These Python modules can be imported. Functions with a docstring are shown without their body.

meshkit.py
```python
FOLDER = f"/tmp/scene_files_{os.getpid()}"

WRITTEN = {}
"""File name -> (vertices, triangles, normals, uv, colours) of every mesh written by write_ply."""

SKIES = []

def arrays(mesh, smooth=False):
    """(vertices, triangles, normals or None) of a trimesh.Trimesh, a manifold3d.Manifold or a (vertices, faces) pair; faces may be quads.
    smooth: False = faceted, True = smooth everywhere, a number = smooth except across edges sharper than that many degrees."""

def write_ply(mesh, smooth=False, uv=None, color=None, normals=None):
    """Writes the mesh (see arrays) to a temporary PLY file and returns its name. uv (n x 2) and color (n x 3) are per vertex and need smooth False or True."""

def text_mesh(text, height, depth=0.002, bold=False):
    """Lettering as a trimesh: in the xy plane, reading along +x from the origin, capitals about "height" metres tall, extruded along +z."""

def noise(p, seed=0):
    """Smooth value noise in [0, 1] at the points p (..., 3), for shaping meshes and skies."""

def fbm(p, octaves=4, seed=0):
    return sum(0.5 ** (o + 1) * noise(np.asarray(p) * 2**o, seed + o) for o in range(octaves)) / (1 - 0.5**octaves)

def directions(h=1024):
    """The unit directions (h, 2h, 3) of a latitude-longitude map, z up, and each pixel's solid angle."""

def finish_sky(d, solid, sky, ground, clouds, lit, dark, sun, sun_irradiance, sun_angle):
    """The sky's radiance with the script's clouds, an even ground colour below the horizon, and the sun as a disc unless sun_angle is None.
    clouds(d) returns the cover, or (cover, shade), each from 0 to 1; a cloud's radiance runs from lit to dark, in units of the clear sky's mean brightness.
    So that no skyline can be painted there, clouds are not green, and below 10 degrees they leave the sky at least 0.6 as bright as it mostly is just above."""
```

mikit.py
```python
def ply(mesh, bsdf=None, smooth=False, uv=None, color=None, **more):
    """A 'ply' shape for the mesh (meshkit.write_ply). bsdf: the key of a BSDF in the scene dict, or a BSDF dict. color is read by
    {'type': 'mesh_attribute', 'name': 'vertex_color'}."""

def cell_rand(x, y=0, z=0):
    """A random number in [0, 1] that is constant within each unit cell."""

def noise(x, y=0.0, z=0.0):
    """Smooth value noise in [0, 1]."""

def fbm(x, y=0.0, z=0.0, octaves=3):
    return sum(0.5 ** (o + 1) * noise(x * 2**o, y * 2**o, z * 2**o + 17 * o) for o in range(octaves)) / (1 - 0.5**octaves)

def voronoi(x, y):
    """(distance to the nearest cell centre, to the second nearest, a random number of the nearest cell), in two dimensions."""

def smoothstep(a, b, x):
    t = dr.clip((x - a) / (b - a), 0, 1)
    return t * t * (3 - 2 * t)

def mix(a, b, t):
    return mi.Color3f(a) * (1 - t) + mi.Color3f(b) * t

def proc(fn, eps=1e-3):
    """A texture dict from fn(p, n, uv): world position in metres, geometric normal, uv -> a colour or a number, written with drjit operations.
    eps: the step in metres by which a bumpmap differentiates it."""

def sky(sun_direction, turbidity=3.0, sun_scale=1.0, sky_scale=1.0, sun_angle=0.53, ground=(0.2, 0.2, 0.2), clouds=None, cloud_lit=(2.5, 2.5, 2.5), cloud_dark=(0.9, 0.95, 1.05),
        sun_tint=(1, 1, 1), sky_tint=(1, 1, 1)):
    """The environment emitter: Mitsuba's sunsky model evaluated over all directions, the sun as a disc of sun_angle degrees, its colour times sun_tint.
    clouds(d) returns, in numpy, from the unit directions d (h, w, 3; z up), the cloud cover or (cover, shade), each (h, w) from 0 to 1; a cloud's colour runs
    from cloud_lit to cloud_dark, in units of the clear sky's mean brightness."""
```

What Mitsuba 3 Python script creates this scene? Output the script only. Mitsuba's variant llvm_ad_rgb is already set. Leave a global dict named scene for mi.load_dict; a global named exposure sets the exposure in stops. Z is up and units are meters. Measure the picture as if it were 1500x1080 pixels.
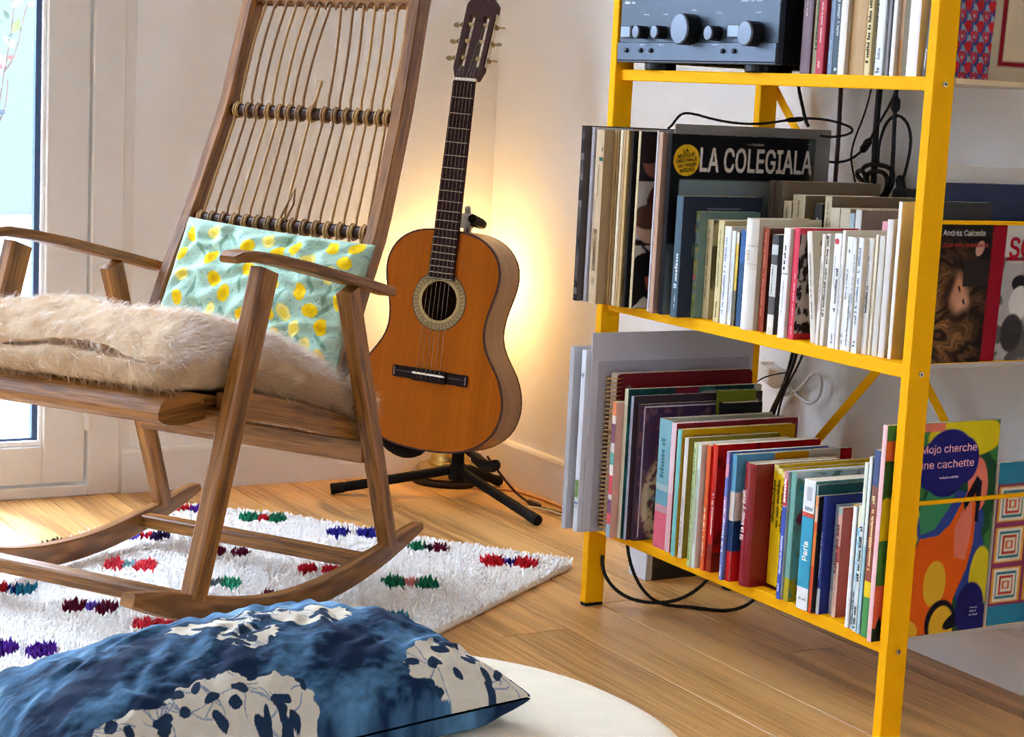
import math, random
import numpy as np, trimesh, shapely
from shapely.geometry import Polygon, Point
import drjit as dr
import mitsuba as mi
import mikit, meshkit
from mikit import fbm as tfbm, noise as tnoise, smoothstep, mix

random.seed(7)
rng = np.random.default_rng(11)
T = mi.ScalarTransform4f
scene, labels = {}, {}

# ------------------------------------------------------------------ camera, sky, exposure
CAM = np.array([-2.28615, -4.08328, 0.95669])
FWD = np.array([0.49638476, 0.85569912, -0.14622306])
CUP = np.array([0.03018041, 0.15132729, 0.98802287])
scene['camera'] = {'type': 'perspective', 'fov': math.degrees(2 * math.atan(750 / 2717.26)), 'fov_axis': 'x', 'near_clip': 0.05, 'far_clip': 200.0,
                   'to_world': T().look_at(origin=CAM.tolist(), target=(CAM + FWD).tolist(), up=CUP.tolist())}
# an even overcast: brighter overhead than at the horizon, as overcast skies are
scene['sky'] = mikit.sky((-0.35, 0.75, 0.75), turbidity=4.0, sun_scale=0.0, sky_scale=1.0, ground=(0.3, 0.3, 0.3),
                         clouds=lambda d: (0.92 + 0.08 * meshkit.noise(d * 4.0), 0.7 * (1 - np.clip(d[..., 2], 0, 1))), cloud_lit=(1.37, 1.68, 2.14), cloud_dark=(0.41, 0.50, 0.64))
exposure = 6.9
LAMP = 0.225

# ------------------------------------------------------------------ helpers
def C(h):
    """sRGB hex -> linear rgb"""
    if not isinstance(h, str):
        return np.asarray(h, float)
    h = h.lstrip('#')
    s = np.array([int(h[i:i + 2], 16) for i in (0, 2, 4)]) / 255.0
    return np.where(s <= 0.04045, s / 12.92, ((s + 0.055) / 1.055) ** 2.4)


def A(*x):
    return np.array(x, float)


def unit(a):
    a = np.asarray(a, float)
    return a / np.linalg.norm(a)


used = set()


def fresh(base):
    k, n = base, 0
    while k in used:
        n += 1
        k = f'{base}_{n:03d}'
    used.add(k)
    return k


class G:
    """collects vertices, triangles, linear vertex colours and uv"""

    def __init__(self):
        self.v, self.f, self.c, self.t, self.n = [], [], [], [], 0

    def add(self, v, f, color, uv=None):
        v = np.asarray(v, float); f = np.asarray(f, int)
        if f.shape[1] == 4:
            f = np.vstack([f[:, [0, 1, 2]], f[:, [0, 2, 3]]])
        c = C(color) if isinstance(color, str) else np.asarray(color, float)
        if c.ndim == 1:
            c = np.broadcast_to(c, (len(v), 3))
        self.v.append(v); self.f.append(f + self.n); self.c.append(c)
        self.t.append(np.zeros((len(v), 2)) if uv is None else np.asarray(uv, float))
        self.n += len(v)
        return self

    def tm(self, m, color, M=None):
        v = np.array(m.vertices)
        if M is not None:
            v = M(v)
        return self.add(v, np.array(m.faces), color)

    def get(self):
        return np.vstack(self.v), np.vstack(self.f), np.vstack(self.c), np.vstack(self.t)


def put(base, g, bsdf='matte', smooth=False, uv=False, parent=None, label=None, cat=None, group=None, kind=None, to_world=None, move=None, extra=None):
    key = fresh((parent + '__' if parent else '') + base)
    v, f, c, t = g.get()
    if move is not None:
        v = move(v)
    more = dict(extra or {})
    if to_world is not None:
        more['to_world'] = to_world
    scene[key] = mikit.ply((v, f), bsdf, smooth, uv=t if uv else None, color=c, **more)
    tag(key, label, cat, group, kind)
    return key


def tag(key, label=None, cat=None, group=None, kind=None):
    d = {k: x for k, x in (('label', label), ('category', cat), ('group', group), ('kind', kind)) if x}
    if d:
        labels[key] = d
    return key


def thing(base, label, cat, group=None):
    return tag(fresh(base), label, cat, group)


def box(g, lo, hi, color, ch=0.0):
    lo, hi = np.minimum(lo, hi), np.maximum(lo, hi)
    if ch <= 0:
        m = trimesh.creation.box(bounds=np.array([lo, hi]))
        m.unmerge_vertices()
        return g.tm(m, color)
    pts = []
    for sx in (0, 1):
        for sy in (0, 1):
            for sz in (0, 1):
                b = np.where([sx, sy, sz], hi, lo); d = np.where([sx, sy, sz], -1, 1) * ch
                for k in range(3):
                    q = b + d; q[k] = b[k]; pts.append(q)
    m = trimesh.convex.convex_hull(np.array(pts)); m.unmerge_vertices()
    return g.tm(m, color)


def sweep(g, path, a, wa, wb, color, ch=0.003, closed_ends=True, hard=True):
    """chamfered rectangular section swept along path; a = fixed side direction (width wa), other width wb; uv = (length, girth)"""
    p = np.asarray(path, float); n = len(p)
    a = unit(a); wa = np.broadcast_to(wa, n) / 2; wb = np.broadcast_to(wb, n) / 2
    t = np.gradient(p, axis=0); t /= np.linalg.norm(t, axis=1, keepdims=True)
    b = np.cross(t, a); b /= np.linalg.norm(b, axis=1, keepdims=True)
    L = np.r_[0, np.cumsum(np.linalg.norm(np.diff(p, axis=0), axis=1))]
    c = ch
    ring = lambda i: [(-wa[i] + c, -wb[i]), (wa[i] - c, -wb[i]), (wa[i], -wb[i] + c), (wa[i], wb[i] - c), (wa[i] - c, wb[i]), (-wa[i] + c, wb[i]), (-wa[i], wb[i] - c), (-wa[i], -wb[i] + c)]
    R = np.array([[p[i] + a * x + b[i] * y for x, y in ring(i)] for i in range(n)])
    per = np.r_[0, np.cumsum([np.linalg.norm(R[0][(k + 1) % 8] - R[0][k]) for k in range(8)])]
    off = rng.random() * 5
    for k in range(8):
        k2 = (k + 1) % 8
        v = np.vstack([R[:, k], R[:, k2]])
        i = np.arange(n - 1)
        f = np.stack([i, i + 1, i + 1 + n, i + n], 1)
        uv = np.vstack([np.stack([L + off, np.full(n, per[k] + off)], 1), np.stack([L + off, np.full(n, per[k + 1] + off)], 1)])
        g.add(v, f, color, uv)
    if closed_ends:
        for e in (0, n - 1):
            f = np.array([[0, k, k + 1] for k in range(1, 7)])
            g.add(R[e], f, color, np.array([[off + 0.3 * x, off + 0.3 * y] for x, y in ring(e)]))
    return g


def tube(g, path, r, color, n=8, cap=True):
    p = np.asarray(path, float)
    r = np.broadcast_to(r, len(p))
    t = np.gradient(p, axis=0); t /= np.linalg.norm(t, axis=1, keepdims=True) + 1e-12
    x = np.cross(t[0], [0, 0, 1] if abs(t[0][2]) < 0.9 else [1, 0, 0]); x = unit(x)
    R = []
    for i in range(len(p)):
        x = x - t[i] * (x @ t[i]); x = unit(x); y = np.cross(t[i], x)
        an = np.arange(n) * 2 * np.pi / n
        R.append(p[i] + r[i] * (np.cos(an)[:, None] * x + np.sin(an)[:, None] * y))
    R = np.vstack(R)
    i, j = np.meshgrid(np.arange(len(p) - 1), np.arange(n), indexing='ij')
    f = np.stack([i * n + j, i * n + (j + 1) % n, (i + 1) * n + (j + 1) % n, (i + 1) * n + j], -1).reshape(-1, 4)
    L = np.r_[0, np.cumsum(np.linalg.norm(np.diff(p, axis=0), axis=1))]
    g.add(R, f, color, np.stack([np.repeat(L, n), np.tile(np.arange(n) / n * 0.05, len(p))], 1))
    if cap:
        for e in (0, len(p) - 1):
            g.add(R[e * n:(e + 1) * n], np.array([[0, k, k + 1] for k in range(1, n - 1)]), color)
    return g


def spline(pts, m=40):
    """Catmull-Rom through pts"""
    p = np.asarray(pts, float)
    from scipy.interpolate import CubicSpline
    d = np.r_[0, np.cumsum(np.linalg.norm(np.diff(p, axis=0), axis=1) ** 0.7)]
    return CubicSpline(d, p, axis=0)(np.linspace(0, d[-1], m))


def lathe(g, prof, color, n=32, base=(0, 0, 0)):
    prof = np.asarray(prof, float)
    an = np.arange(n) * 2 * np.pi / n
    R = np.array([[r * np.cos(an), r * np.sin(an), np.full(n, z)] for r, z in prof]).transpose(0, 2, 1).reshape(-1, 3) + A(*base)
    i, j = np.meshgrid(np.arange(len(prof) - 1), np.arange(n), indexing='ij')
    f = np.stack([i * n + j, i * n + (j + 1) % n, (i + 1) * n + (j + 1) % n, (i + 1) * n + j], -1).reshape(-1, 4)
    return g.add(R, f, color)


def frame(o, u, v):
    """local (x, y, z) -> world, with x along u, y along v, z along u x v"""
    o, u, v = A(*o), np.asarray(u, float), np.asarray(v, float)
    n = np.cross(u, v)
    return lambda q: o + q[:, :1] * u + q[:, 1:2] * v + q[:, 2:3] * n


def grid(g, o, u, v, nu, nv, fn):
    """painted rectangle: corner o, edge vectors u and v, colour fn(U, V) from 0..1 coordinates"""
    U, V = np.meshgrid(np.linspace(0, 1, nu + 1), np.linspace(0, 1, nv + 1), indexing='ij')
    P = A(*o) + U[..., None] * np.asarray(u, float) + V[..., None] * np.asarray(v, float)
    col = fn(U, V).reshape(-1, 3)
    i, j = np.meshgrid(np.arange(nu), np.arange(nv), indexing='ij')
    k = lambda a, b: a * (nv + 1) + b
    f = np.stack([k(i, j), k(i + 1, j), k(i + 1, j + 1), k(i, j + 1)], -1).reshape(-1, 4)
    return g.add(P.reshape(-1, 3), f, col)


def lettering(text, o, u, v, length, height, color, parent, name='lettering', bold=True, label=None):
    """lettering of the given length and capital height; reads along u, upright along v"""
    m = meshkit.text_mesh(text, height, 0.0006, bold)
    b = m.bounds
    vx = np.array(m.vertices)
    vx[:, 0] = (vx[:, 0] - b[0, 0]) * (length / max(b[1, 0] - b[0, 0], 1e-6))
    g = G()
    g.add(frame(o, u, v)(vx), np.array(m.faces), color)
    return put(name, g, 'matte', parent=parent, label=label)


def marks(g, o, u, v, length, height, color):
    """rows of small print too small to read: little upright strokes"""
    x = 0.0
    fr = frame(o, u, v)
    while x < length:
        w = height * random.uniform(0.45, 0.8)
        if random.random() < 0.85:
            hh = height * random.choice((0.7, 0.7, 1.0))
            vx = A(x, 0, 0.0003, x + w * 0.75, 0, 0.0003, x + w * 0.75, hh, 0.0003, x, hh, 0.0003).reshape(4, 3)
            g.add(fr(vx), np.array([[0, 1, 2, 3]]), color)
        x += w


# ------------------------------------------------------------------ materials
VC = {'type': 'mesh_attribute', 'name': 'vertex_color'}


def bs(**k):
    return {'type': 'twosided', 'bsdf': {'type': 'principled', **k}}


scene['matte'] = bs(base_color=VC, roughness=0.7, specular=0.12)
scene['cloth'] = bs(base_color=VC, roughness=0.95, specular=0.1, sheen=0.3)
scene['satin'] = bs(base_color=VC, roughness=0.4, specular=0.28)
scene['gloss'] = bs(base_color=VC, roughness=0.12, specular=0.5)
scene['metal'] = bs(base_color=VC, roughness=0.28, metallic=1.0)
scene['brushed'] = bs(base_color=VC, roughness=0.38, metallic=0.55)


def wood_fn(p, n, uv):
    u, v = uv.x, uv.y
    g1 = tfbm(u * 3.0, v * 60.0, 3.1, octaves=3)
    g2 = tnoise(u * 22.0, v * 420.0, 1.7)
    s = dr.clip(0.62 * g1 + 0.38 * g2, 0, 1)
    return mix([0.115, 0.038, 0.006], [0.350, 0.142, 0.028], smoothstep(0.25, 0.75, s))


scene['chair_wood'] = {'type': 'twosided', 'bsdf': {'type': 'principled', 'base_color': mikit.proc(wood_fn), 'roughness': 0.42, 'specular': 0.4, 'clearcoat': 0.35, 'clearcoat_gloss': 0.75}}


def floor_fn(p, n, uv):
    # uv.x = random number of the board, uv.y unused; grain runs along y
    r = uv.x
    x, y = p.x + r * 7.3, p.y + r * 31.0
    warp = tfbm(x * 5.0, y * 0.9, r * 9.0, octaves=2)
    rings = tnoise(x * 26.0 + warp * 9.0, y * 1.3, r * 5.0)
    fine = tnoise(x * 420.0, y * 9.0, 2.0)
    knot = smoothstep(0.80, 0.92, tnoise(x * 9.0, y * 3.0, 40.0 + r * 3.0))
    s = dr.clip(0.55 * rings + 0.30 * fine + 0.15 * warp, 0, 1)
    c = mix([0.37, 0.175, 0.050], [0.66, 0.375, 0.128], smoothstep(0.2, 0.75, s))
    c = c * (0.84 + 0.28 * r)
    return mix(c, [0.16, 0.075, 0.03], 0.55 * knot)


scene['oak'] = {'type': 'twosided', 'bsdf': {'type': 'principled', 'base_color': mikit.proc(floor_fn), 'roughness': 0.36, 'specular': 0.45}}


def cedar_fn(p, n, uv):
    s = 0.6 * tnoise(uv.x * 420.0, uv.y * 3.0, 0.5) + 0.4 * tfbm(uv.x * 40.0, uv.y * 1.5, 2.0, octaves=2)
    return mix([0.30, 0.066, 0.003], [0.46, 0.118, 0.007], s)


scene['cedar'] = {'type': 'twosided', 'bsdf': {'type': 'principled', 'base_color': mikit.proc(cedar_fn), 'roughness': 0.3, 'specular': 0.05, 'clearcoat': 0.03, 'clearcoat_gloss': 0.9}}


def plaster_fn(p, n, uv):
    s = tfbm(p.x * 3.0, p.y * 3.0, p.z * 3.0, octaves=3)
    return mix([0.735, 0.72, 0.69], [0.77, 0.755, 0.725], s)


scene['plaster'] = {'type': 'twosided', 'bsdf': {'type': 'principled', 'base_color': mikit.proc(plaster_fn), 'roughness': 0.8, 'specular': 0.2}}
scene['pane_glass'] = {'type': 'thindielectric', 'int_ior': 1.5}

# ------------------------------------------------------------------ the room
H_ROOM, XL, YF_ = 3.0, -4.9, -8.0
BACK, TH = 0.0, 0.25


def wallbox(g, lo, hi, color='#e4e0da'):
    return box(g, A(*lo), A(*hi), color)


# floor: oak boards along y, each a board of its own where it can be seen
fl = G(); box(fl, A(XL - 0.2, YF_ - 0.2, -0.06), A(0.25, 0.25, -0.012), '#5a4630')
floor = put('floor', fl, 'matte', kind='structure')
BW = 0.146
edges = [-0.5357 + k * BW for k in range(-23, 5)]
rb = random.Random(5)
for k in range(len(edges) - 1):
    x0, x1 = edges[k], min(edges[k + 1], 0.0)
    if x0 > -0.005 or x1 < XL:
        continue
    y = 0.0 - rb.uniform(0.1, 1.5)
    ys = [0.0, y]
    while y > -5.0:
        y -= rb.uniform(1.3, 2.2); ys.append(max(y, -5.0))
    for ya, yb in zip(ys[:-1], ys[1:]):
        if ya - yb < 0.01:
            continue
        g = G(); r = rb.random()
        e = 0.0007
        q = [(x0 + e, yb + e), (x1 - e, yb + e), (x1 - e, ya - e), (x0 + e, ya - e)]
        c = 0.0016
        qi = [(x0 + e + c, yb + e + c), (x1 - e - c, yb + e + c), (x1 - e - c, ya - e - c), (x0 + e + c, ya - e - c)]
        uv = np.tile([[r, 0.0]], (4, 1))
        g.add(np.array([(a, b, 0.0) for a, b in qi]), [[0, 1, 2, 3]], '#a07848', uv)
        for s in range(4):
            s2 = (s + 1) % 4
            g.add(np.array([(*q[s], -0.0014), (*q[s2], -0.0014), (*qi[s2], 0.0), (*qi[s], 0.0)]), [[0, 1, 2, 3]], '#a07848', uv)
            g.add(np.array([(*q[s], -0.012), (*q[s2], -0.012), (*q[s2], -0.0014), (*q[s], -0.0014)]), [[0, 1, 2, 3]], '#a07848', uv)
        put('board', g, 'oak', uv=True, parent=floor)

g = G(); wallbox(g, (0.0, YF_ - 0.2, 0), (0.2, TH, H_ROOM)); put('wall_right', g, 'plaster', kind='structure')
DX0, DX1, DH = -4.65, -0.957, 2.85      # opening of the terrace door in the back wall
g = G()
wallbox(g, (DX1, 0.0, 0), (0.0, TH, H_ROOM)); wallbox(g, (DX0, 0.0, DH), (DX1, TH, H_ROOM)); wallbox(g, (XL, 0.0, 0), (DX0, TH, H_ROOM))
put('wall_back', g, 'plaster', kind='structure')
g = G()
wallbox(g, (XL - 0.2, YF_, 0), (XL, TH, H_ROOM))
put('wall_left', g, 'plaster', kind='structure')
scene['front_paint'] = bs(base_color={'type': 'rgb', 'value': [0.22, 0.20, 0.18]}, roughness=0.8, specular=0.2)  # unseen wall behind the camera, made dark to cut the fill light
g = G()
wallbox(g, (XL - 0.2, YF_ - 0.2, 0), (-2.6, YF_, H_ROOM)); wallbox(g, (-1.4, YF_ - 0.2, 0), (0.2, YF_, H_ROOM)); wallbox(g, (-2.6, YF_ - 0.2, 0), (-1.4, YF_, 0.95)); wallbox(g, (-2.6, YF_ - 0.2, 2.2), (-1.4, YF_, H_ROOM))
put('wall_front', g, 'front_paint', kind='structure')
g = G(); box(g, A(XL - 0.2, YF_ - 0.2, H_ROOM), A(0.2, TH, H_ROOM + 0.15), '#ece9e4'); put('ceiling', g, 'plaster', kind='structure')
# added window behind the camera, unseen, lets in fill light
g = G()
for lo, hi in (((-2.6, YF_ - .12, .95), (-2.54, YF_ - .06, 2.2)), ((-1.46, YF_ - .12, .95), (-1.4, YF_ - .06, 2.2)), ((-2.6, YF_ - .12, .95), (-1.4, YF_ - .06, 1.01)), ((-2.6, YF_ - .12, 2.14), (-1.4, YF_ - .06, 2.2))):
    box(g, A(*lo), A(*hi), '#e6e2dc', 0.004)
w1 = put('window_1', g, 'satin', kind='structure')

WHITE = '#dcd7cf'
# baseboards with a rounded top edge
def baseboard(name, p0, p1, inward):
    g = G()
    prof = [(0, 0), (0.013, 0), (0.013, 0.094), (0.010, 0.101), (0.004, 0.104), (0, 0.104)]
    p0, p1, n = A(*p0), A(*p1), A(*inward)
    for (a, za), (b, zb) in zip(prof[:-1], prof[1:]):
        g.add(np.array([p0 + n * a + A(0, 0, za), p1 + n * a + A(0, 0, za), p1 + n * b + A(0, 0, zb), p0 + n * b + A(0, 0, zb)]), [[0, 1, 2, 3]], WHITE)
    for p in (p0, p1):
        g.add(np.array([p + n * a + A(0, 0, z) for a, z in prof]), np.array([[0, k, k + 1] for k in range(1, 5)]), WHITE)
    put(name, g, 'satin', kind='structure')


baseboard('baseboard_back', (-0.950, 0, 0), (0, 0, 0), (0, -1, 0))
baseboard('baseboard_right', (0, 0, 0), (0, YF_, 0), (-1, 0, 0))

# terrace door: white frame, five glazed leaves
FR = '#d9d4cc'
g = G()
box(g, A(-1.030, -0.012, 0.0), A(DX1, 0.09, DH), FR, 0.003)
box(g, A(-0.957, -0.006, 0.0), A(-0.932, 0.0, DH + 0.025), FR, 0.002)
box(g, A(DX0, -0.012, 0.0), A(-1.030, 0.09, 0.026), FR, 0.003)
box(g, A(DX0, -0.012, DH - 0.06), A(-1.030, 0.09, DH), FR, 0.003)
box(g, A(DX0, -0.012, 0.0), A(DX0 + 0.06, 0.09, DH), FR, 0.003)
door = put('door_1', g, 'satin', kind='structure')
LW = 0.72
for k in range(5):
    xr = -1.035 - k * (LW + 0.004); xl = xr - LW
    y0, y1 = -0.004, 0.06
    g = G()
    zb, zt = 0.031, DH - 0.066
    box(g, A(xr - 0.097, y0, zb), A(xr, y1, zt), FR, 0.003); box(g, A(xl, y0, zb), A(xl + 0.097, y1, zt), FR, 0.003)
    box(g, A(xl + 0.097, y0 + 0.0005, zb), A(xr - 0.097, y1, 0.119), FR, 0.003); box(g, A(xl + 0.097, y0 + 0.0005, zt - 0.09), A(xr - 0.097, y1, zt), FR, 0.003)
    leaf = put('leaf', g, 'satin', parent=door)
    gl, gr, gb, gt = xl + 0.097, xr - 0.097, 0.119, zt - 0.09
    g = G()
    for lo, hi in (((gr - 0.009, 0.004, gb), (gr, 0.02, gt)), ((gl, 0.004, gb), (gl + 0.009, 0.02, gt)), ((gl, 0.004, gb), (gr, 0.02, gb + 0.012)), ((gl, 0.004, gt - 0.009), (gr, 0.02, gt))):
        box(g, A(*lo), A(*hi), '#f3f4f6', 0.002)
    put('glazing_bead', g, 'satin', parent=leaf)
    g = G()
    i0, i1 = 0.009, 0.009
    for lo, hi in (((gr - i0 - 0.012, 0.014, gb + 0.012), (gr - i0, 0.034, gt - i1)), ((gl + i0, 0.014, gb + 0.012), (gl + i0 + 0.012, 0.034, gt - i1)), ((gl + i0, 0.014, gb + 0.012), (gr - i0, 0.034, gb + 0.017)), ((gl + i0, 0.014, gt - i1 - 0.008), (gr - i0, 0.034, gt - i1))):
        box(g, A(*lo), A(*hi), '#44597c')
    put('glass_spacer', g, 'satin', parent=leaf, label='blue-grey spacer around the glass')
    g = G(); g.add(np.array([(gl + 0.005, 0.024, gb + 0.005), (gr - 0.005, 0.024, gb + 0.005), (gr - 0.005, 0.024, gt - 0.005), (gl + 0.005, 0.024, gt - 0.005)]), [[0, 1, 2, 3]], '#ffffff')
    key = put('glass_pane', g, 'pane_glass', parent=leaf)
    if k == 0:
        g = G()
        for z in (0.155,):
            lathe(g, [(0, z - 0.002), (0.009, z - 0.002), (0.010, z), (0.010, z + 0.05), (0.009, z + 0.052), (0, z + 0.052)], FR, 14, (-1.0325, -0.012, 0))
        put('hinge', g, 'satin', parent=door, smooth=False)

# terrace outside
g = G(); box(g, A(-14, TH + 0.001, -0.12), A(9, 7.0, -0.02), '#8f8d8b'); terrace = put('terrace', g, 'matte', kind='structure')
g = G(); box(g, A(-14, 7.0, -0.12), A(9, 7.2, 1.5), '#575d60'); put('wall_terrace', g, 'matte', kind='structure')
g = G(); box(g, A(-14, 6.93, -0.02), A(9, 7.0, 0.10), '#8f8b86', 0.01); put('trim_1', g, 'matte', kind='structure')

# plant hanging on the terrace behind the glass
pl = thing('climbing_plant', 'sparse leafy plant with a pink flower seen through the glass door', 'plant')
for k, pts in enumerate(([(-0.99, 1.0, 0.55), (-0.985, 1.0, 0.8), (-0.965, 1.0, 0.95), (-0.945, 1.0, 1.08), (-0.95, 1.0, 1.25)], [(-0.965, 1.0, 0.95), (-0.94, 0.99, 1.0), (-0.92, 1.0, 1.07), (-0.905, 1.0, 1.13)], [(-0.985, 1.0, 0.8), (-0.965, 0.99, 0.86), (-0.96, 0.99, 0.93)])):
    g = G(); tube(g, spline(pts, 16), 0.0022, '#6d5f55', 6); put('stem', g, 'matte', True, parent=pl)
rl = random.Random(3)
for (x, z, L, ang, col) in ((-0.941, 1.054, .028, 1.3, '#7fae5c'), (-0.932, 1.012, .034, 2.4, '#8fb48a'), (-0.951, 1.122, .026, .6, '#9cc07c'), (-0.905, 1.13, .02, .3, '#b59a86'), (-0.914, 1.066, .02, 2.9, '#6f9a6d'), (-0.955, 1.09, .02, 2.2, '#5d6b60'), (-0.965, 1.03, .02, .9, '#66706c'), (-0.974, 0.94, .03, 1.9, '#8fa898'), (-0.962, .985, .018, .2, '#a8756f'), (-0.958, 1.15, .028, 1.8, '#9dc284'), (-0.94, 1.165, .026, .9, '#8fb878'), (-0.97, 1.075, .022, 2.6, '#727f74')):
    g = G(); n = 9
    s = np.linspace(0, 1, n); w = np.sin(np.pi * s ** 0.8) * L * 0.36
    d = A(math.cos(ang), 0.25 * rl.uniform(-1, 1), math.sin(ang)); d = unit(d); sd = unit(np.cross(d, A(0.15, 1, 0.1)))
    mid = A(x, 1.0, z) + s[:, None] * d * L * 1.6 + A(0, -1, -0.4) * (0.25 * L * s ** 2)[:, None]
    up = np.cross(d, sd)
    v = np.vstack([mid - sd * w[:, None] + up * (w * 0.3)[:, None], mid, mid + sd * w[:, None] + up * (w * 0.3)[:, None]])
    i = np.arange(n - 1); f = np.vstack([np.stack([i, i + 1, i + 1 + n, i + n], 1), np.stack([i + n, i + 1 + n, i + 1 + 2 * n, i + 2 * n], 1)])
    g.add(v, f, col); put('leaf', g, 'matte', True, parent=pl)
g = G(); m = trimesh.creation.icosphere(3, 1.0); v = np.array(m.vertices); v *= (0.016 * (0.85 + 0.3 * np.sin(5 * np.arctan2(v[:, 1], v[:, 0]))))[:, None] * A(1, 1, 1.2)
g.add(v + A(-0.977, 1.0, 0.975), m.faces, '#c98a92'); put('flower', g, 'matte', True, parent=pl)
g = G(); box(g, A(-1.02, .98, 0.80), A(-0.985, 1.02, 0.86), '#3f4a5a', .004); box(g, A(-0.99, .99, .835), A(-.962, 1.01, .85), '#49535f', .003)
put('wall_bracket', g, 'satin', parent=pl)

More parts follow.
